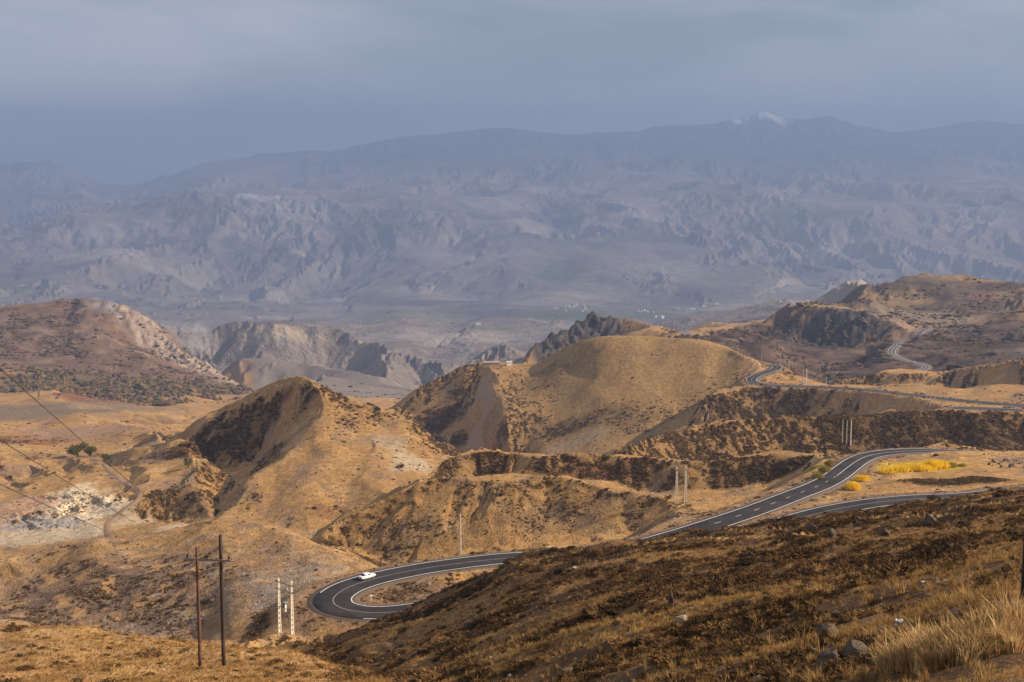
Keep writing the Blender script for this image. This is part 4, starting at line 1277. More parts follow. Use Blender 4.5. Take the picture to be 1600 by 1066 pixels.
def box(bm, x0, x1, y0, y1, z0, z1, taper=1.0):
    c = [bm.verts.new(p) for p in ((x0, y0, z0), (x1, y0, z0), (x1, y1, z0), (x0, y1, z0))]
    mx, my = (x0 + x1) / 2, (y0 + y1) / 2
    t = [bm.verts.new((mx + (v.co.x - mx) * taper, my + (v.co.y - my) * taper, z1)) for v in c]
    bm.faces.new(c[::-1]); bm.faces.new(t)
    for k in range(4): bm.faces.new((c[k], c[(k + 1) % 4], t[(k + 1) % 4], t[k]))

def part(name, mat, parent, fn, smooth=False):
    bm = bmesh.new(); fn(bm)
    return bm_obj(name, bm, mat, parent, smooth)

# ---- wooden twin-pole power frame on the yellow knoll
pL = ground(313, 1041)
xR = (pix(350, 1045)[0] - 800) / F * (pL.y - .3)
pR = Vector((xR, pL.y - .3, ground_xy(xR, pL.y - .3)))
def height_to(p, u, v):
    """height above p of the point on the vertical through p seen at row v"""
    return -pix(u, v)[1] * p.y - p.z
hL, hR = height_to(pL, 305, 855), height_to(pR, 345, 836)
fr = empty('power_pole_frame', (pL + pR) / 2)
tag(fr, 'brown wooden twin-pole power frame with steel crossarm on the yellow knoll', 'power pole')
mid = (pL + pR) / 2
oL, oR = pL - mid, pR - mid
part('pole', M_wood, fr, lambda bm: [tube(bm, oL + Vector((0, 0, -.6 + (hL + .6) * k / 4)), oL + Vector((0, 0, -.6 + (hL + .6) * (k + 1) / 4)), .155 - .010 * k, .155 - .010 * (k + 1), 12, k in (0, 3)) for k in range(4)], True)
o = part('pole', M_wood2, fr, lambda bm: [tube(bm, oR + Vector((0, 0, -.6 + (hR + .6) * k / 4)), oR + Vector((0, 0, -.6 + (hR + .6) * (k + 1) / 4)), .170 - .010 * k, .170 - .010 * (k + 1), 12, k in (0, 3)) for k in range(4)], True)
o['label'] = 'taller blackened pole'
zA = (height_to(pL, 305, 873) + pL.z - mid.z + height_to(pR, 345, 875) + pR.z - mid.z) / 2
d = (oR - oL); d.z = 0; d.normalize()
a0, a1 = oL - d * .85, oR + d * .85
side_ = Vector((d.y, -d.x, 0))
if side_.y > 0: side_ = -side_
def arm(bm):
    c = side_ * .20
    for zz0, zz1, w in ((zA - .07, zA - .05, .10), (zA + .05, zA + .07, .10), (zA - .05, zA + .05, .02)):
        P = [a0 + c - side_ * w / 2, a1 + c - side_ * w / 2, a1 + c + side_ * w / 2, a0 + c + side_ * w / 2]
        vs = [bm.verts.new((p.x, p.y, zz0)) for p in P] + [bm.verts.new((p.x, p.y, zz1)) for p in P]
        bm.faces.new(vs[3::-1]); bm.faces.new(vs[4:])
        for k in range(4): bm.faces.new((vs[k], vs[(k + 1) % 4], vs[4 + (k + 1) % 4], vs[4 + k]))
part('crossarm', M_steel, fr, arm)
ins = []
for w in (.03, .47, .97):
    p = a0 + (a1 - a0) * w + side_ * .2
    p = Vector((p.x, p.y, zA + .07))
    ins.append(mid + p + Vector((0, 0, .30)))
    def insul(bm, p=p):
        tube(bm, p, p + Vector((0, 0, .12)), .025, .025, 6)
        for k in range(3): tube(bm, p + Vector((0, 0, .09 + .07 * k)), p + Vector((0, 0, .15 + .07 * k)), .105 - .015 * k, .05, 10)
    part('insulator', M_dark, fr, insul, True)

# ---- overhead wires running up past the photographer on the left
for (P_, v0, y0, lab) in ((ins[2], 553, 17.0, 'uppermost'), (ins[1], 665, 17.5, 'middle'), (ins[0], 735, 18.0, 'lowest')):
    U, S = pix(0, v0)
    Q = Vector(((U - 800) / F * y0, y0, -S * y0))
    E = Q + (Q - P_) * .16
    pts = []
    nseg = 36
    for k in range(nseg + 1):
        w = k / nseg
        q = P_.lerp(E, w); q.z -= 1.6 * (w * (1 - w))
        pts.append(q)
    bm = bmesh.new(); ring0 = None
    dd = (E - P_).normalized(); s1 = dd.orthogonal().normalized(); s2 = dd.cross(s1)
    for q in pts:
        ring = [bm.verts.new(q + (s1 * math.cos(a_) + s2 * math.sin(a_)) * .0055) for a_ in (0, 1.05, 2.09, 3.14, 4.19, 5.24)]
        if ring0:
            for k in range(6): bm.faces.new((ring0[k], ring0[(k + 1) % 6], ring[(k + 1) % 6], ring[k]))
        ring0 = ring
    o = bm_obj('overhead_wire', bm, M_wire, None, True)
    tag(o, lab + ' of three dark overhead wires sloping down from the left edge', 'wire', 'overhead wires')

# ---- concrete poles: two tapering flanges joined by webs, square holes between
def concrete_pole(h, w0=.42, w1=.22, mat=M_conc, name='concrete_pole', parent=None, nweb=9):
    root = empty(name) if parent is None else parent
    def flange(sx):
        def fn(bm):
            z0 = -.5
            b0, b1 = sx * w0 / 2, sx * w1 / 2
            th, dp = w0 * .30, .30
            c = [bm.verts.new((b0 + q, r, z0)) for q, r in ((-th / 2, -dp / 2), (th / 2, -dp / 2), (th / 2, dp / 2), (-th / 2, dp / 2))]
            t = [bm.verts.new((b1 + q * .8, r * .8, h)) for q, r in ((-th / 2, -dp / 2), (th / 2, -dp / 2), (th / 2, dp / 2), (-th / 2, dp / 2))]
            bm.faces.new(c[::-1]); bm.faces.new(t)
            for k in range(4): bm.faces.new((c[k], c[(k + 1) % 4], t[(k + 1) % 4], t[k]))
        return fn
    fl = [part('flange', mat, root, flange(s)) for s in (-1, 1)]
    for k in range(nweb):
        z = h * (k + .6) / nweb
        w = w0 + (w1 - w0) * z / h
        part('web', mat, root, lambda bm: box(bm, -w / 2 + .04, w / 2 - .04, -.06, .06, z - h / nweb * .27, z + h / nweb * .27))
    return root, fl

# transformer frame by the hairpin
qL, qR = ground(437, 990, 270), ground(457, 993, 270)
mid = (qL + qR) / 2
tf = empty('transformer_frame', mid)
tag(tf, 'pale concrete twin-pole frame carrying a transformer beside the hairpin', 'power pole')
h1, h2 = height_to(qL, 436, 904), height_to(qR, 458, 908)
for q, h in ((qL, h1), (qR, h2)):
    sub = []
    before = set(tf.children)
    concrete_pole(h, .62, .26, M_conc, parent=tf, nweb=11)
    for ch in tf.children:
        if ch not in before:
            ch.location = q - mid; ch.rotation_euler = (0, 0, math.radians(48))
dx = (qR - qL); dx.z = 0; L_ = dx.length; ang = math.atan2(dx.y, dx.x)
def add_rot(name, mat, fn, z=0.0):
    o = part(name, mat, tf, fn); o.rotation_euler = (0, 0, ang); o.location.z = z; return o
zt = height_to(mid, 447, 912); zt2 = height_to(mid, 447, 923); zp = height_to(mid, 447, 949)
for z in (zt, zt2):
    add_rot('crossarm', M_steel, lambda bm: box(bm, -L_ / 2 - .75, L_ / 2 + .75, -.30, -.12, -.09, .09), z)
    for k in (-1, 0, 1):
        o = add_rot('insulator', M_dark, lambda bm: [tube(bm, (k * (L_ / 2 + .55), -.19, .06 + .10 * q), (k * (L_ / 2 + .55), -.19, .16 + .10 * q), .10, .05, 8) for q in range(3)], z)
add_rot('platform', M_steel, lambda bm: (box(bm, -L_ / 2 - .1, L_ / 2 + .1, -.55, -.43, -.12, .0), box(bm, -L_ / 2 - .1, L_ / 2 + .1, .43, .55, -.12, .0), box(bm, -.6, .6, -.43, .43, -.06, 0.0)), zp)
def trafo(bm):
    box(bm, -.42, .36, -.36, .36, .02, 1.05)
    for k in range(5): box(bm, -.36 + .15 * k, -.30 + .15 * k, -.48, -.362, .15, .9)
tr_ = add_rot('transformer', plain_mat('transformer_grey', (.15, .15, .145), .5, .15), trafo, zp)
tl = part('lid', M_conc2, tr_, lambda bm: box(bm, -.47, .41, -.41, .41, 1.053, 1.13))
for k in (-1, 0, 1):
    part('bushing', M_dark, tr_, lambda bm: tube(bm, (k * .25, 0, 1.133), (k * .25, 0, 1.45), .05, .03, 8))
add_rot('fuse_box', M_white, lambda bm: box(bm, .42, .72, -.62, -.30, -.75, .75), zp)

# single poles along the roads
def stand_pole(u, v0, v1, label, group, mat=M_conc2, w=(.42, .22), rz=.6, arms=True, ymin=0, solid=False):
    p = ground(u, v1, ymin)
    h = height_to(p, u, v0)
    if h < 4 or h > 16: print('pole', u, v1, 'height', round(h, 1), 'at', round(p.y))
    h = min(max(h, 7.0), 14.5)
    root, fl = concrete_pole(h, w[0], w[1], mat, 'concrete_pole', None, 8)
    root.location = p; root.rotation_euler = (0, 0, rz)
    if arms:
        part('crossarm', M_steel, root, lambda bm: box(bm, -.9, .9, -.26, -.14, h - 1.0, h - .88))
        for k in (-1, 0, 1):
            zz = h - .88 if k else h - .02
            part('insulator', M_dark, root, lambda bm: [tube(bm, (k * .8, -.2 if k else 0, zz + .10 * q), (k * .8, -.2 if k else 0, zz + .10 + .10 * q), .11, .05, 8) for q in range(3)])
    tag(root, label, 'power pole', group)
    return root
stand_pole(719, 803, 866, 'lone pale pole with small crossarm beside the upper hairpin road', 'roadside poles', M_conc, (.52, .30), -.25)
stand_pole(1057, 729, 786, 'left one of two pale poles standing beside the straight road', 'roadside poles', M_conc, (.75, .34), .25, True, 380)
stand_pole(1071, 729, 786, 'right one of two pale poles standing beside the straight road', 'roadside poles', M_conc, (.75, .34), .25, True, 380)
for k, (u, v0, v1, w_) in enumerate(((1316, 655, 691, 'left'), (1322.5, 657, 694, 'middle'), (1329, 655, 695, 'right'))):
    stand_pole(u, v0, v1 + 2, w_ + ' one of three poles above the bend with yellow bushes', 'poles above the road bend', M_conc2 if k < 2 else M_conc, (.5, .3), .5, False, 480)
for k, (u, v0, v1, w_) in enumerate(((1447, 609, 636, 'left'), (1453, 609, 636.5, 'middle'), (1459.5, 609, 636, 'right'))):
    stand_pole(u, v0, v1, w_ + ' one of three far poles next to the small hairpin', 'poles by the far hairpin', M_conc2, (.6, .35), .5, False, 850)
for k, (u, v0, v1, lab) in enumerate(((1190, 551, 563, 'far pole rising behind the orange road cutting'), (1219, 553, 571, 'tallest far pole just above the road bend on the golden hill'),
        (1233, 563, 577, 'left of two close far poles right of the road bend'), (1237.5, 563, 578, 'right of two close far poles right of the road bend'),
        (1254.5, 578, 601, 'dull far pole standing left of a white pole near the road'), (1260, 577, 602, 'white far pole by the road below the golden hill'), (1291, 589, 606, 'faint far pole in front of the dark road bank'))):
    stand_pole(u, v0, v1, lab, 'far poles below the golden hill', M_conc if k == 5 else M_conc2, (.6, .4), .5, False, 1000)
# dark wooden pole cut by the right edge of the picture
p = ground(1603, 937)
wp = part('wooden_pole', M_wood2, None, lambda bm: [tube(bm, (0, 0, -.5 + 2.2 * k), (0, 0, -.5 + 2.2 * (k + 1)), .115 - .004 * k, .115 - .004 * (k + 1), 12, k in (0, 4)) for k in range(5)], True)
wp.location = p
tag(wp, 'dark wooden pole cut off by the right edge of the picture', 'pole')

# ---- marker posts
def marker(u, v0, v1, label, ymin=0, r=.075, on=None):
    p = ground(u, v1, ymin)
    h = min(max(height_to(p, u, v0), .8), 2.2)
    root = empty('marker_post', p)
    part('post', M_white, root, lambda bm: box(bm, -r, r, -r * .7, r * .7, -.2, h, .8))
    part('band', M_dark, root, lambda bm: box(bm, -r * .93, r * .93, -r * .78, r * .78, h * .72, h * .84))
    tag(root, label, 'marker post', 'roadside marker posts')
    return root
marker(470, 923.5, 933, 'white marker post between the transformer frame and the hairpin', 270)
marker(597.5, 882, 890, 'white marker post above the white car by the outer road edge', 300)
marker(1276, 777, 790, 'leaning white marker post between the two road arms', 330).rotation_euler = (0, math.radians(-8), 0)
marker(1107, 761, 768, 'small grey marker post beside the straight road', 380)
marker(1174, 768, 775, 'thin marker post right of the two pale poles', 380)
marker(1305, 765, 772, 'short marker post at the right edge of the road under yellow bushes', 390)
for u, v0, v1, lab in ((1344, 603, 609, 'white marker post at the left start of the far straight road'), (1403, 600, 607, 'white marker post on the bank above the far straight road'), (1484, 617, 623, 'white marker post standing above the small far hairpin'), (1508, 641, 648, 'white marker post on the near side of the small far hairpin'), (1597, 630, 636, 'white marker post at the right edge on the far road'), (1201, 597, 602, 'tiny white marker post inside the far road bend')):
    marker(u, v0, v1, lab, 850, .16)
# round sign inside the hairpin
p = ground(580, 940, 280)
sg = empty('road_sign', p, math.radians(25))
part('post', M_white, sg, lambda bm: box(bm, -.05, .05, -.05, .05, -.2, 1.25))
def plate(bm):
    for s in (-1, 1):
        c = Vector((s * .19, -.07, 1.42)); vs = []
        for y_ in (-.015, .015):
            vs.append([bm.verts.new(c + Vector((.17 * math.cos(a_), y_, .21 * math.sin(a_)))) for a_ in [2 * math.pi * q / 12 for q in range(12)]])
        bm.faces.new(vs[0]); bm.faces.new(vs[1][::-1])
        for q in range(12): bm.faces.new((vs[0][q], vs[1][q], vs[1][(q + 1) % 12], vs[0][(q + 1) % 12]))
part('reflector', M_white, sg, plate)
tag(sg, 'small white double reflector sign inside the hairpin bend', 'road sign')

# ---- the white saloon car
M_body = plain_mat('white_car_paint', (.84, .84, .81), .25, .03, 2, 0, .5)
M_glass = plain_mat('car_glass', (.008, .011, .011), .35, .1, 2, 0, .15)
M_rub = plain_mat('rubber', (.02, .02, .02), .8, .2)
M_chrome = plain_mat('chrome', (.55, .55, .55), .25, .1, 4, .9)
M_red = plain_mat('tail_lamp_red', (.35, .02, .015), .3, .1)
M_lamp = plain_mat('lamp_glass', (.7, .7, .66), .15, .05)
M_hub = plain_mat('hubcap', (.62, .60, .56), .35, .1, 5, .3)

def loft(bm, sections):
    """sections: rings of equal count along x"""
    R = [[bm.verts.new(p) for p in s] for s in sections]
    m = len(R[0])
    for a, b in zip(R[:-1], R[1:]):
        for k in range(m): bm.faces.new((a[k], a[(k + 1) % m], b[(k + 1) % m], b[k]))
    bm.faces.new(R[0][::-1]); bm.faces.new(R[-1])

def make_car():
    c = empty('car')
    def body(bm):
        S = []
        for x, zt_, zb, w in ((-2.13, .80, .42, .70), (-2.08, .88, .34, .77), (-1.75, .91, .30, .80), (-1.45, .92, .28, .81), (-.9, .93, .24, .82), (.2, .92, .22, .82), (.95, .90, .24, .82), (1.4, .87, .28, .80), (1.85, .83, .32, .77), (2.08, .78, .36, .72), (2.13, .70, .44, .66)):
            S.append([(x, -w * .90, zb), (x, -w, zb + .12), (x, -w, zt_ - .14), (x, -w * .93, zt_ - .03), (x, -w * .6, zt_), (x, w * .6, zt_), (x, w * .93, zt_ - .03), (x, w, zt_ - .14), (x, w, zb + .12), (x, w * .90, zb)])
        loft(bm, S)
    b = part('body', M_body, c, body, False)
    def cabin(bm):
        S = []
        for z, xa, xb, w in ((.90, -1.42, .92, .74), (1.10, -1.22, .68, .70), (1.28, -1.03, .46, .645), (1.36, -.92, .34, .60), (1.40, -.70, .12, .48)):
            S.append([(xa, -w, z), (xb, -w, z), (xb + .04, 0, z), (xb, w, z), (xa, w, z), (xa - .04, 0, z)])
        loft(bm, S)
    cb = part('cabin', M_body, c, cabin, False)
    def pane(pts, off):
        def fn(bm):
            n = (Vector(pts[1]) - Vector(pts[0])).cross(Vector(pts[2]) - Vector(pts[0])).normalized() * off
            if n.dot(Vector(pts[0]) - Vector((-.3, 0, 1.0))) < 0: n = -n
            f = [bm.verts.new(Vector(q) + n) for q in pts]; g = [bm.verts.new(Vector(q) + n * .2) for q in pts]
            bm.faces.new(f); bm.faces.new(g[::-1]); m = len(pts)
            for k in range(m): bm.faces.new((f[k], g[k], g[(k + 1) % m], f[(k + 1) % m]))
        return fn
    part('windscreen', M_glass, cb, pane([(.86, -.64, .96), (.86, .64, .96), (.54, .57, 1.25), (.54, -.57, 1.25)], .045))
    part('rear_window', M_glass, cb, pane([(-1.38, -.62, .97), (-1.38, .62, .97), (-1.11, .56, 1.25), (-1.11, -.56, 1.25)], .045))
    for s in (-1, 1):
        for xs in (((-1.12, .97), (-.40, .97), (-.40, 1.25), (-.95, 1.25)), ((-.32, .97), (.66, .97), (.42, 1.25), (-.32, 1.25))):
            part('side_window', M_glass, cb, pane([(x, s * (.735 - .19 * (z - .92)), z) for x, z in xs], .022))
    for x in (-1.28, 1.30):
        for s in (-1, 1):
            w = part('wheel', M_rub, c, lambda bm: tube(bm, (x, s * .64, .30), (x, s * .835, .30), .30, .30, 16))
            part('hubcap', M_hub, w, lambda bm: tube(bm, (x, s * .836, .30), (x, s * .865, .30), .17, .12, 12))
    part('bumper', M_chrome, c, lambda bm: box(bm, -2.22, -2.12, -.78, .78, .44, .55))
    part('bumper', M_chrome, c, lambda bm: box(bm, 2.12, 2.22, -.76, .76, .42, .53))
    part('grille', M_rub, c, lambda bm: box(bm, 2.10, 2.145, -.36, .36, .56, .68))
    for s in (-1, 1):
        part('tail_light', M_red, c, lambda bm: box(bm, -2.145, -2.10, min(s * .48, s * .70), max(s * .48, s * .70), .60, .74))
        part('headlight', M_lamp, c, lambda bm: tube(bm, (2.10, s * .52, .62), (2.15, s * .52, .62), .085, .08, 10))
    return c
car = make_car()
ci = near_i(R1, 584, 908)
N1 = frames(R1)
tang = R1[min(ci + 2, n1 - 1)] - R1[ci - 2]
car.location = (R1[ci][0] - N1[ci][0] * 1.35, R1[ci][1] - N1[ci][1] * 1.35, R1[ci][2] + .004)
car.rotation_euler = (0, 0, math.atan2(tang[1], tang[0]))
tag(car, 'white saloon car driving round the near hairpin', 'car')
car2 = copy_tree(car)
ci = near_i(R4, 1428, 567)
tang = R4[ci + 1] - R4[ci - 1]
car2.location = (R4[ci][0], R4[ci][1], R4[ci][2] + .004)
car2.rotation_euler = (0, 0, math.atan2(tang[1], tang[0]))
tag(car2, 'tiny white car on the far winding road', 'car')

# ---- boulders
def boulder_mat(name, c):
    m = plain_mat(name, c, .95, .45, 3.0)
    n, l = m.node_tree.nodes, m.node_tree.links
    b = n['Principled BSDF']
    t = n.new('ShaderNodeTexNoise'); t.inputs['Scale'].default_value = 9; t.inputs['Detail'].default_value = 8
    bp = n.new('ShaderNodeBump'); bp.inputs['Strength'].default_value = .9; bp.inputs['Distance'].default_value = .05
    l.new(t.outputs['Fac'], bp.inputs['Height']); l.new(bp.outputs['Normal'], b.inputs['Normal'])
    return m
M_rock = boulder_mat('lichened_rock', (.115, .083, .055)); M_rock2 = boulder_mat('dark_rock', (.085, .06, .045))
def boulder(u, v, wpx, hpx, label, mat, seed, ymin=0):
    p = ground(u, v, ymin)
    w, h = wpx * p.y / F, hpx * p.y / F
    bm = bmesh.new(); bmesh.ops.create_icosphere(bm, subdivisions=4, radius=1)
    rs = np.random.default_rng(seed)
    planes = [(Vector(rs.normal(size=3)).normalized(), rs.uniform(.55, .85)) for _ in range(13)]
    co = np.array([v_.co for v_ in bm.verts])
    nz = fbm(co[:, 0] * 1.0 + seed, co[:, 1] + co[:, 2] * 1.7, .9, 4, seed)
    for v_, n_ in zip(bm.verts, nz):
        q = v_.co.copy()
        q *= 1.12
        for pn, pd in planes:
            e = q.dot(pn)
            if e > pd: q -= pn * (e - pd)
        q *= 1 + .13 * n_
        v_.co = Vector((q.x * w * .5, q.y * w * .45, (q.z + .42) * h * .72))
    o = bm_obj('boulder', bm, mat, None, False)
    o.location = p; o.rotation_euler = (0, 0, rs.uniform(0, 6))
    tag(o, label, 'boulder', 'boulders on the near slope')
    return o
boulder(1288, 1003, 40, 36, 'angular boulder with a sunlit right face in the lower right', M_rock, 3)
boulder(1332, 1034, 48, 34, 'rounded lichened boulder just below the angular boulder', M_rock, 7)
boulder(1296, 1044, 50, 34, 'darker rounded boulder left of the lichened boulder', M_rock, 9)
boulder(1298, 842, 22, 18, 'pale boulder left of centre on the far edge of the near slope', M_rock, 12)
boulder(1453, 820, 34, 18, 'wide dark-sided boulder near the top of the near slope', M_rock, 15)
boulder(1268, 828, 22, 13, 'low pale stone left of the pale boulder', M_rock, 18)
boulder(1048, 952, 14, 30, 'narrow upright dark rock on the spur of the near slope', M_rock2, 21)
boulder(1304, 960, 14, 9, 'small light stone above the angular boulder', M_rock, 24)
boulder(1517, 990, 9, 7, 'small orange stone above the tall grass', plain_mat('orange_stone', (.42, .24, .13), .9, .2), 27)
boulder(1544, 1042, 12, 12, 'small black stone in the tall grass', M_rock2, 30)
boulder(1380, 838, 20, 14, 'flat stone half hidden in scrub right of the pale boulder', M_rock, 33)
random.seed(3)
for k in range(13):
    boulder(1546 + 4.6 * k + rnd(-2, 2), 726 + rnd(-6, 6), rnd(4, 9), rnd(3, 6), 'dull purple stone in the stone heap on the right mound', plain_mat('purple_rock', (.20, .14, .125), .9, .3), 60 + k, 400)
# white scraps of litter
for u, v, w_, lab in ((1405, 977, 13, 'crumpled white plastic scrap lying on the dark near slope'), (1442, 913, 6, 'small white scrap high on the near slope'), (898, 889, 6, 'tiny white scrap near the crest above the road')):
    p = ground(u, v); s = w_ * p.y / F
    bm = bmesh.new(); bmesh.ops.create_grid(bm, x_segments=6, y_segments=4, size=.5)
    for v_ in bm.verts: v_.co = Vector((v_.co.x * s, v_.co.y * s * .8, s * (.32 + .22 * math.sin(v_.co.x * 9 + 1) * math.cos(v_.co.y * 8))))
    g = bmesh.ops.solidify(bm, geom=bm.faces[:], thickness=.006)
    o = bm_obj('plastic_scrap', bm, M_white, None, False); o.location = p + Vector((0, 0, .05))
    tag(o, lab, 'litter', 'white litter')
print('things', round(time.time() - T0, 1))
# ------------------------------------------------------------------ trees, bushes, far houses
def leaf_mat(name, c, var=.35):
    m = plain_mat(name, c, .8, var, .9, 0, .15)
    return m
M_willow = leaf_mat('olive_leaves', (.085, .078, .022)); M_poplar = leaf_mat('yellow_leaves', (.30, .22, .075)); M_green = leaf_mat('green_leaves', (.07, .085, .03))
def glow_leaf(name, c, var):
    m = leaf_mat(name, c, var); n, l = m.node_tree.nodes, m.node_tree.links
    b = n['Principled BSDF']; tr = n.new('ShaderNodeBsdfTranslucent'); ms = n.new('ShaderNodeMixShader'); ms.inputs[0].default_value = .5
    l.new(b.inputs['Base Color'].links[0].from_socket, tr.inputs['Color'])
    l.new(b.outputs[0], ms.inputs[1]); l.new(tr.outputs[0], ms.inputs[2]); l.new(ms.outputs[0], n['Material Output'].inputs['Surface'])
    return m
M_broom = glow_leaf('golden_bush_leaves', (.90, .62, .035), .15); M_broom2 = glow_leaf('yellow_green_bush_leaves', (.36, .28, .06), .3)

def leaves(bm, centre, rx, ry, rz, n, size, rs):
    for _ in range(n):
        d = rs.normal(size=3); d /= np.linalg.norm(d); d *= rs.random() ** .45
        p = Vector(centre) + Vector((d[0] * rx, d[1] * ry, d[2] * rz))
        a = Vector(rs.normal(size=3)).normalized(); b = a.orthogonal().normalized()
        s = size * rs.uniform(.6, 1.3)
        q = [bm.verts.new(p + a * s), bm.verts.new(p + b * s * .6), bm.verts.new(p - a * s), bm.verts.new(p - b * s * .6)]
        bm.faces.new(q)

def tree(name, u, v, wpx, hpx, label, cat, mat, seed, clumps=9, per=90, ymin=0, group=None, slim=False, leaf=None):
    p = ground(u, v, ymin)
    w, h = wpx * p.y / F, hpx * p.y / F
    rs = np.random.default_rng(seed)
    root = empty(name, p)
    cs = []
    for k in range(clumps):
        f = (k + .5) / clumps
        if slim:
            r = w * .5 * math.sin(math.pi * min(1, .18 + .8 * f)) ** .7
            cs.append((Vector((rs.normal() * w * .06, rs.normal() * w * .06, h * (.12 + .84 * f))), r, h / clumps * 1.0))
        else:
            a = rs.uniform(0, 6.28); q = rs.random() ** .5 * w * .34
            cs.append((Vector((math.cos(a) * q, math.sin(a) * q, h * rs.uniform(.30, .74))), w * rs.uniform(.14, .23), h * rs.uniform(.16, .26)))
    def trunk(bm):
        tube(bm, (0, 0, -.3), (0, 0, h * .35), w * .045 + .05, w * .03 + .03, 7)
        tube(bm, (0, 0, h * .35), (0, 0, h * .75), w * .03 + .03, .03, 7)
        for c, r, rz in cs[::2]:
            tube(bm, (0, 0, h * .22), c, w * .02 + .03, .02, 5)
    part('trunk', M_bark, root, trunk)
    bm = bmesh.new()
    for c, r, rz in cs: leaves(bm, c, r, r, rz, per, leaf or max(.12, w * .035), rs)
    bm_obj('crown', bm, mat, root)
    tag(root, label, cat, group)
    return root
tree('willow_tree', 122, 714, 34, 24, 'larger round olive tree by the grey track on the left field', 'tree', M_willow, 1, 16, 110, 600, 'trees on the left field')
tree('willow_tree', 142, 714, 26, 19, 'olive tree touching the right side of the larger round one', 'tree', M_willow, 2, 12, 100, 600, 'trees on the left field')
tree('willow_tree', 164, 719, 16, 13, 'small dark olive bush tree right of the pair on the left field', 'tree', M_willow, 3, 9, 80, 600, 'trees on the left field')
tree('willow_tree', 295, 731, 20, 17, 'round green tree beside the slender poplar at the gully', 'tree', M_willow, 4, 10, 90, 600, 'trees at the gully')
tree('poplar_tree', 307.5, 737, 5, 20, 'slender green poplar beside the gully', 'tree', M_green, 5, 8, 60, 600, 'trees at the gully', True)
tree('willow_tree', 340, 748, 9, 6, 'low green bush tree at the mouth of the gully', 'tree', M_willow, 6, 7, 70, 600, 'trees at the gully')
tree('hill_bush', 652, 678, 9, 9, 'lone green bush on the sunny flank of the middle spur', 'bush', M_willow, 7, 8, 80, 700)
tree('hill_bush', 640, 757, 6, 7, 'lone dark bush on the ridge behind the hairpin', 'bush', M_green, 8, 7, 80, 400)
pop = [(62, 602, 16), (92, 601, 17), (100, 603, 15), (106, 602, 18), (112, 603, 16), (155, 615, 18), (173, 601, 16), (202, 606, 17), (208, 607, 16), (214, 607, 18), (221, 608, 17), (268, 616, 16), (190, 628, 14), (45, 600, 14), (61, 621, 12), (272, 600, 13), (226, 600, 15), (38, 606, 13)]
where = ['leftmost', 'second', 'third', 'fourth', 'fifth', 'sixth', 'seventh', 'eighth', 'ninth', 'tenth', 'eleventh', 'twelfth', 'thirteenth', 'fourteenth', 'fifteenth', 'sixteenth', 'seventeenth', 'rightmost']
for k, (u, v, h) in enumerate(sorted(pop)):
    tree('poplar_tree', u, v, 3.4, h, where[k] + (' from the left' if 0 < k < 17 else '') + ' of the slender yellow poplars in the orchards', 'tree', M_poplar, 20 + k, 7, 26, 1700, 'slender poplars in the orchards', True, .9)
for k, (u, v, h) in enumerate(((1215, 543, 10), (1350, 536, 13), (1357, 533, 11), (1366, 531, 10))):
    tree('poplar_tree', u, v, 3.4, h, ['lone yellowish poplar on the slope left of the dark cliff', 'tallest poplar at the foot of the dark cliff', 'middle poplar at the foot of the dark cliff', 'rightmost poplar at the foot of the dark cliff'][k], 'tree', M_poplar, 45 + k, 6, 26, 1600, 'poplars at the dark cliff', True, .9)

def bush(u, v, wpx, hpx, label, mat, seed, ymin, group):
    """a broom-like bush: many upright thin shoots"""
    p = ground(u, v, ymin); w, h = wpx * p.y / F, hpx * p.y / F
    rs = np.random.default_rng(seed); root = empty('golden_bush', p)
    def stems(bm):
        for k in range(9):
            a = rs.uniform(0, 6.28); r = w * .36 * rs.random()
            tube(bm, (math.cos(a) * r * .5, math.sin(a) * r * .5, -.2), (math.cos(a) * r, math.sin(a) * r, h * .6), .03, .015, 5)
    part('stem', M_bark, root, stems)
    bm = bmesh.new()
    for k in range(620):
        a = rs.uniform(0, 6.28); r = rs.random() ** .6 * w * .5
        b0 = Vector((math.cos(a) * r, math.sin(a) * r * .8, rs.uniform(0, .35) * h))
        top = h * (1 - .55 * (r / (w * .5)) ** 2) * rs.uniform(.6, 1.05)
        e = Vector((b0.x * 1.12 + rs.normal() * .05 * w, b0.y * 1.12, max(top, b0.z + .15)))
        s = Vector((rs.normal(), rs.normal(), 0)).normalized() * w * .016
        m = (b0 + e) / 2
        vs = [bm.verts.new(b0), bm.verts.new(m + s), bm.verts.new(e), bm.verts.new(m - s)]
        bm.faces.new(vs)
    bm_obj('foliage', bm, mat, root)
    tag(root, label, 'bush', group)
for k, (u, v, w, h, lab) in enumerate(((1332, 766, 17, 17, 'bright golden bush lowest beside the road bend'), (1346, 752, 13, 15, 'small golden bush just above the lowest one by the bend'), (1353, 748, 11, 11, 'golden bush on the right of the small one by the bend'),
        (1392, 739, 22, 11, 'leftmost golden bush of the row on the mound'), (1410, 737, 22, 12, 'second golden bush from the left in the row on the mound'), (1426, 735, 22, 14, 'third golden bush from the left in the row on the mound'), (1441, 735, 22, 17, 'tallest golden bush in the middle of the row on the mound'), (1456, 733, 24, 19, 'thick golden bush right of the tallest in the row'), (1470, 731, 22, 15, 'golden bush near the right end of the row on the mound'))):
    bush(u, v, w * (1.5 + .5 * math.sin(k * 2.3)), h * (.82 + .18 * math.cos(k * 1.7)), lab, M_broom, 100 + k, 400, 'golden bushes by the road')
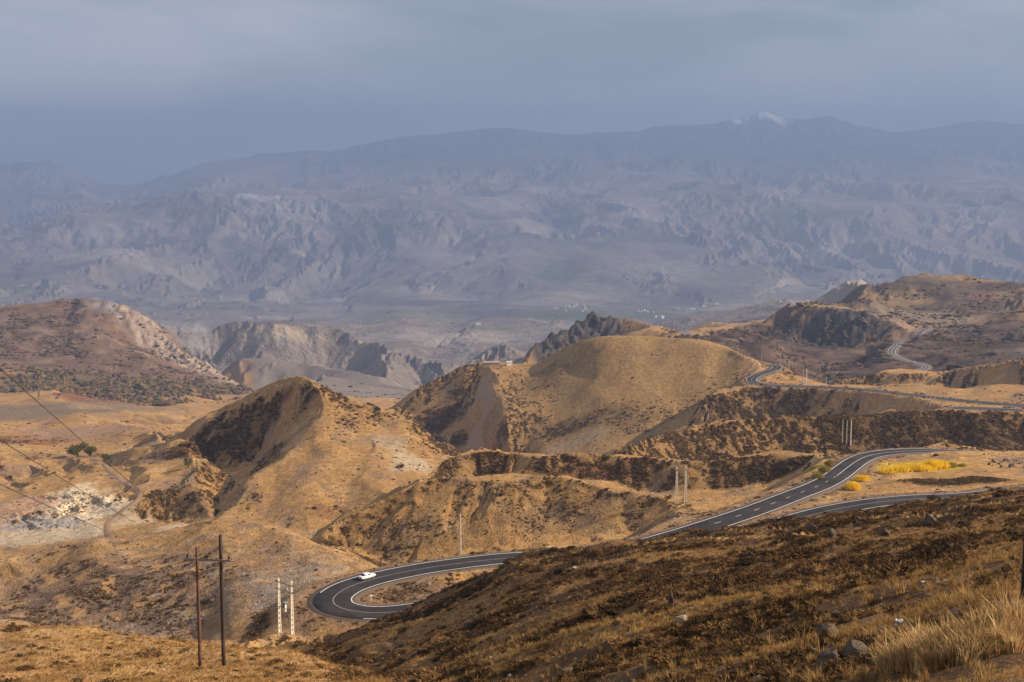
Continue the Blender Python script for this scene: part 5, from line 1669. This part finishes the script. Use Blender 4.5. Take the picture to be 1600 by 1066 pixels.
for k, (u, v, w, h, lab) in enumerate(((1487, 730, 20, 9, 'yellow green bush right of the golden row'), (1503, 729, 16, 6, 'low green bush at the right end of the row'), (1278, 748, 20, 12, 'yellow green bush left of the road bend, lowest'), (1288, 738, 20, 13, 'yellow green bush left of the road bend, middle'), (1296, 728, 16, 12, 'yellow green bush left of the road bend, highest'))):
    bush(u, v, w, h, lab, M_broom2, 120 + k, 400, 'yellow green bushes by the road')

# ---- far village in the valley
M_house = plain_mat('whitewash', (.72, .68, .62), .8, .1, .2); M_house2 = plain_mat('mud_wall', (.40, .31, .24), .9, .15, .2); M_tin = plain_mat('tin_roof', (.55, .55, .56), .5, .1, .2)
def house(u, v, w, d, h, mat, label, group, ymin, rz=0.0):
    p = ground(u, v, ymin)
    root = empty('house', p, rz)
    part('wall', mat, root, lambda bm: box(bm, -w / 2, w / 2, -d / 2, d / 2, -3, h))
    def roof(bm):
        a = [bm.verts.new(q) for q in ((-w / 2 - .4, -d / 2 - .4, h + .01), (w / 2 + .4, -d / 2 - .4, h + .01), (w / 2 + .4, d / 2 + .4, h + .01), (-w / 2 - .4, d / 2 + .4, h + .01), (-w / 2 - .4, 0, h + h * .35), (w / 2 + .4, 0, h + h * .35))]
        for f in ((0, 1, 5, 4), (2, 3, 4, 5), (0, 4, 3), (1, 2, 5), (0, 3, 2, 1)): bm.faces.new([a[q] for q in f])
    part('roof', M_tin if mat is M_house else mat, root, roof)
    tag(root, label, 'house', group)
    return root
rs = np.random.default_rng(5)
vil = []; vlab = []
for (u0, v0, su, sv, n, wl_) in ((898, 482, 24, 5, 26, 'the dense hazy village left of the dark outcrop top'), (1000, 488, 14, 3, 8, 'the small hamlet in the middle of the valley floor'), (1075, 485, 26, 3, 10, 'the scattered hamlet left of the dark hill'), (1035, 496, 10, 2, 4, 'the few lowest farms on the valley floor')):
    for k in range(n): vlab.append('tiny pale house in ' + wl_); vil.append((u0 + rs.normal() * su * .6, v0 + rs.normal() * sv * .6))
for k, (u, v) in enumerate(vil):
    house(u, v, rs.uniform(12, 24), rs.uniform(9, 14), rs.uniform(5, 8), M_house if rs.random() < .7 else M_house2, vlab[k], 'houses of the far village', 7600, rs.uniform(0, 3))
for u, v, lab in ((747, 508, 'lone white house on the plain left of the dark outcrop'), (35, 447, 'lone white house at the left edge far across the valley'), (1120, 476, 'white hall right of the far village'), (1100, 479, 'long white shed right of the far village')):
    house(u, v, 26, 12, 7, M_house, lab, 'lone houses in the valley', 5000, .3)
# site on the shoulder of the golden hill
hs = house(795, 571, 5, 4, 3.2, M_house, 'small white hut on the left shoulder of the golden hill', None, 1300, .3)
hs2 = house(768, 571, 16, 5, 3.0, M_house2, 'long low dark shed on the left shoulder of the golden hill', None, 1300, .15)
print('plants and houses', round(time.time() - T0, 1))
# ------------------------------------------------------------------ the hazy air
def haze_box():
    bm = bmesh.new()
    x0, x1, y0, y1, z0, z1 = -30000, 30000, -300, 29200, float(GZ.min()) - 40, max(float(GZ.max()), 5) + 25
    bmesh.ops.create_cube(bm, size=1)
    for v in bm.verts:
        v.co = ((x0 + x1) / 2 + v.co.x * (x1 - x0), (y0 + y1) / 2 + v.co.y * (y1 - y0), (z0 + z1) / 2 + v.co.z * (z1 - z0))
    m = bpy.data.materials.new('haze'); m.use_nodes = True
    n, l = m.node_tree.nodes, m.node_tree.links
    n.remove(n['Principled BSDF'])
    pv = n.new('ShaderNodeVolumePrincipled')
    pv.inputs['Color'].default_value = HAZE_COLOR
    pv.inputs['Density'].default_value = HAZE_DENSITY
    pv.inputs['Anisotropy'].default_value = 0.1
    l.new(pv.outputs['Volume'], n['Material Output'].inputs['Volume'])
    o = bm_obj('haze', bm, m)
    tag(o, 'pale blue haze filling the valley air', 'haze', kind='stuff')
    print('haze', z0, z1)
def smoke(u, v, Y, w, d, h, dens, label, seed):
    U, S = pix(u, v)
    bm = bmesh.new(); bmesh.ops.create_icosphere(bm, subdivisions=3, radius=1)
    for q in bm.verts: q.co = Vector((q.co.x * w / 2 + q.co.z * w * .12, q.co.y * d / 2, q.co.z * h / 2))
    m = bpy.data.materials.new('smoke'); m.use_nodes = True
    n, l = m.node_tree.nodes, m.node_tree.links
    n.remove(n['Principled BSDF'])
    pv = n.new('ShaderNodeVolumePrincipled'); pv.inputs['Color'].default_value = (.9, .9, .92, 1)
    tc = n.new('ShaderNodeTexCoord'); t = n.new('ShaderNodeTexNoise'); t.inputs['Scale'].default_value = 3.2 / w; t.inputs['Detail'].default_value = 3; t.inputs['Distortion'].default_value = 1.2
    mp = n.new('ShaderNodeMapping'); mp.inputs['Location'].default_value = (seed * 31.0, seed * 17.0, 0)
    l.new(tc.outputs['Object'], mp.inputs['Vector']); l.new(mp.outputs['Vector'], t.inputs['Vector'])
    ln = n.new('ShaderNodeVectorMath'); ln.operation = 'LENGTH'
    sc = n.new('ShaderNodeVectorMath'); sc.operation = 'MULTIPLY'; sc.inputs[1].default_value = (2 / w, 2 / d, 2 / h)
    l.new(tc.outputs['Object'], sc.inputs[0]); l.new(sc.outputs[0], ln.inputs[0])
    fall = n.new('ShaderNodeMapRange'); fall.inputs['From Min'].default_value = .2; fall.inputs['From Max'].default_value = 1.0; fall.inputs['To Min'].default_value = 1; fall.inputs['To Max'].default_value = 0
    l.new(ln.outputs['Value'], fall.inputs['Value'])
    r = n.new('ShaderNodeMapRange'); r.inputs['From Min'].default_value = .45; r.inputs['From Max'].default_value = .75; r.inputs['To Min'].default_value = 0; r.inputs['To Max'].default_value = dens
    l.new(t.outputs['Fac'], r.inputs['Value'])
    mu = n.new('ShaderNodeMath'); mu.operation = 'MULTIPLY'; l.new(r.outputs['Result'], mu.inputs[0]); l.new(fall.outputs['Result'], mu.inputs[1])
    l.new(mu.outputs[0], pv.inputs['Density']); l.new(pv.outputs['Volume'], n['Material Output'].inputs['Volume'])
    o = bm_obj('smoke', bm, m); o.location = ((U - 800) / F * Y, Y, -S * Y)
    tag(o, label, 'smoke', kind='stuff')
smoke(152, 496, 2780, 110, 70, 90, .07, 'thin white smoke drifting over the left mountain', 1)
smoke(308, 528, 3700, 120, 90, 110, .045, 'thin white smoke behind the cliff of the left mountain', 2)
HAZE_DENSITY = 9.2e-5
HAZE_COLOR = (.275, .38, .62, 1)
haze_box()
print('done', round(time.time() - T0, 1))
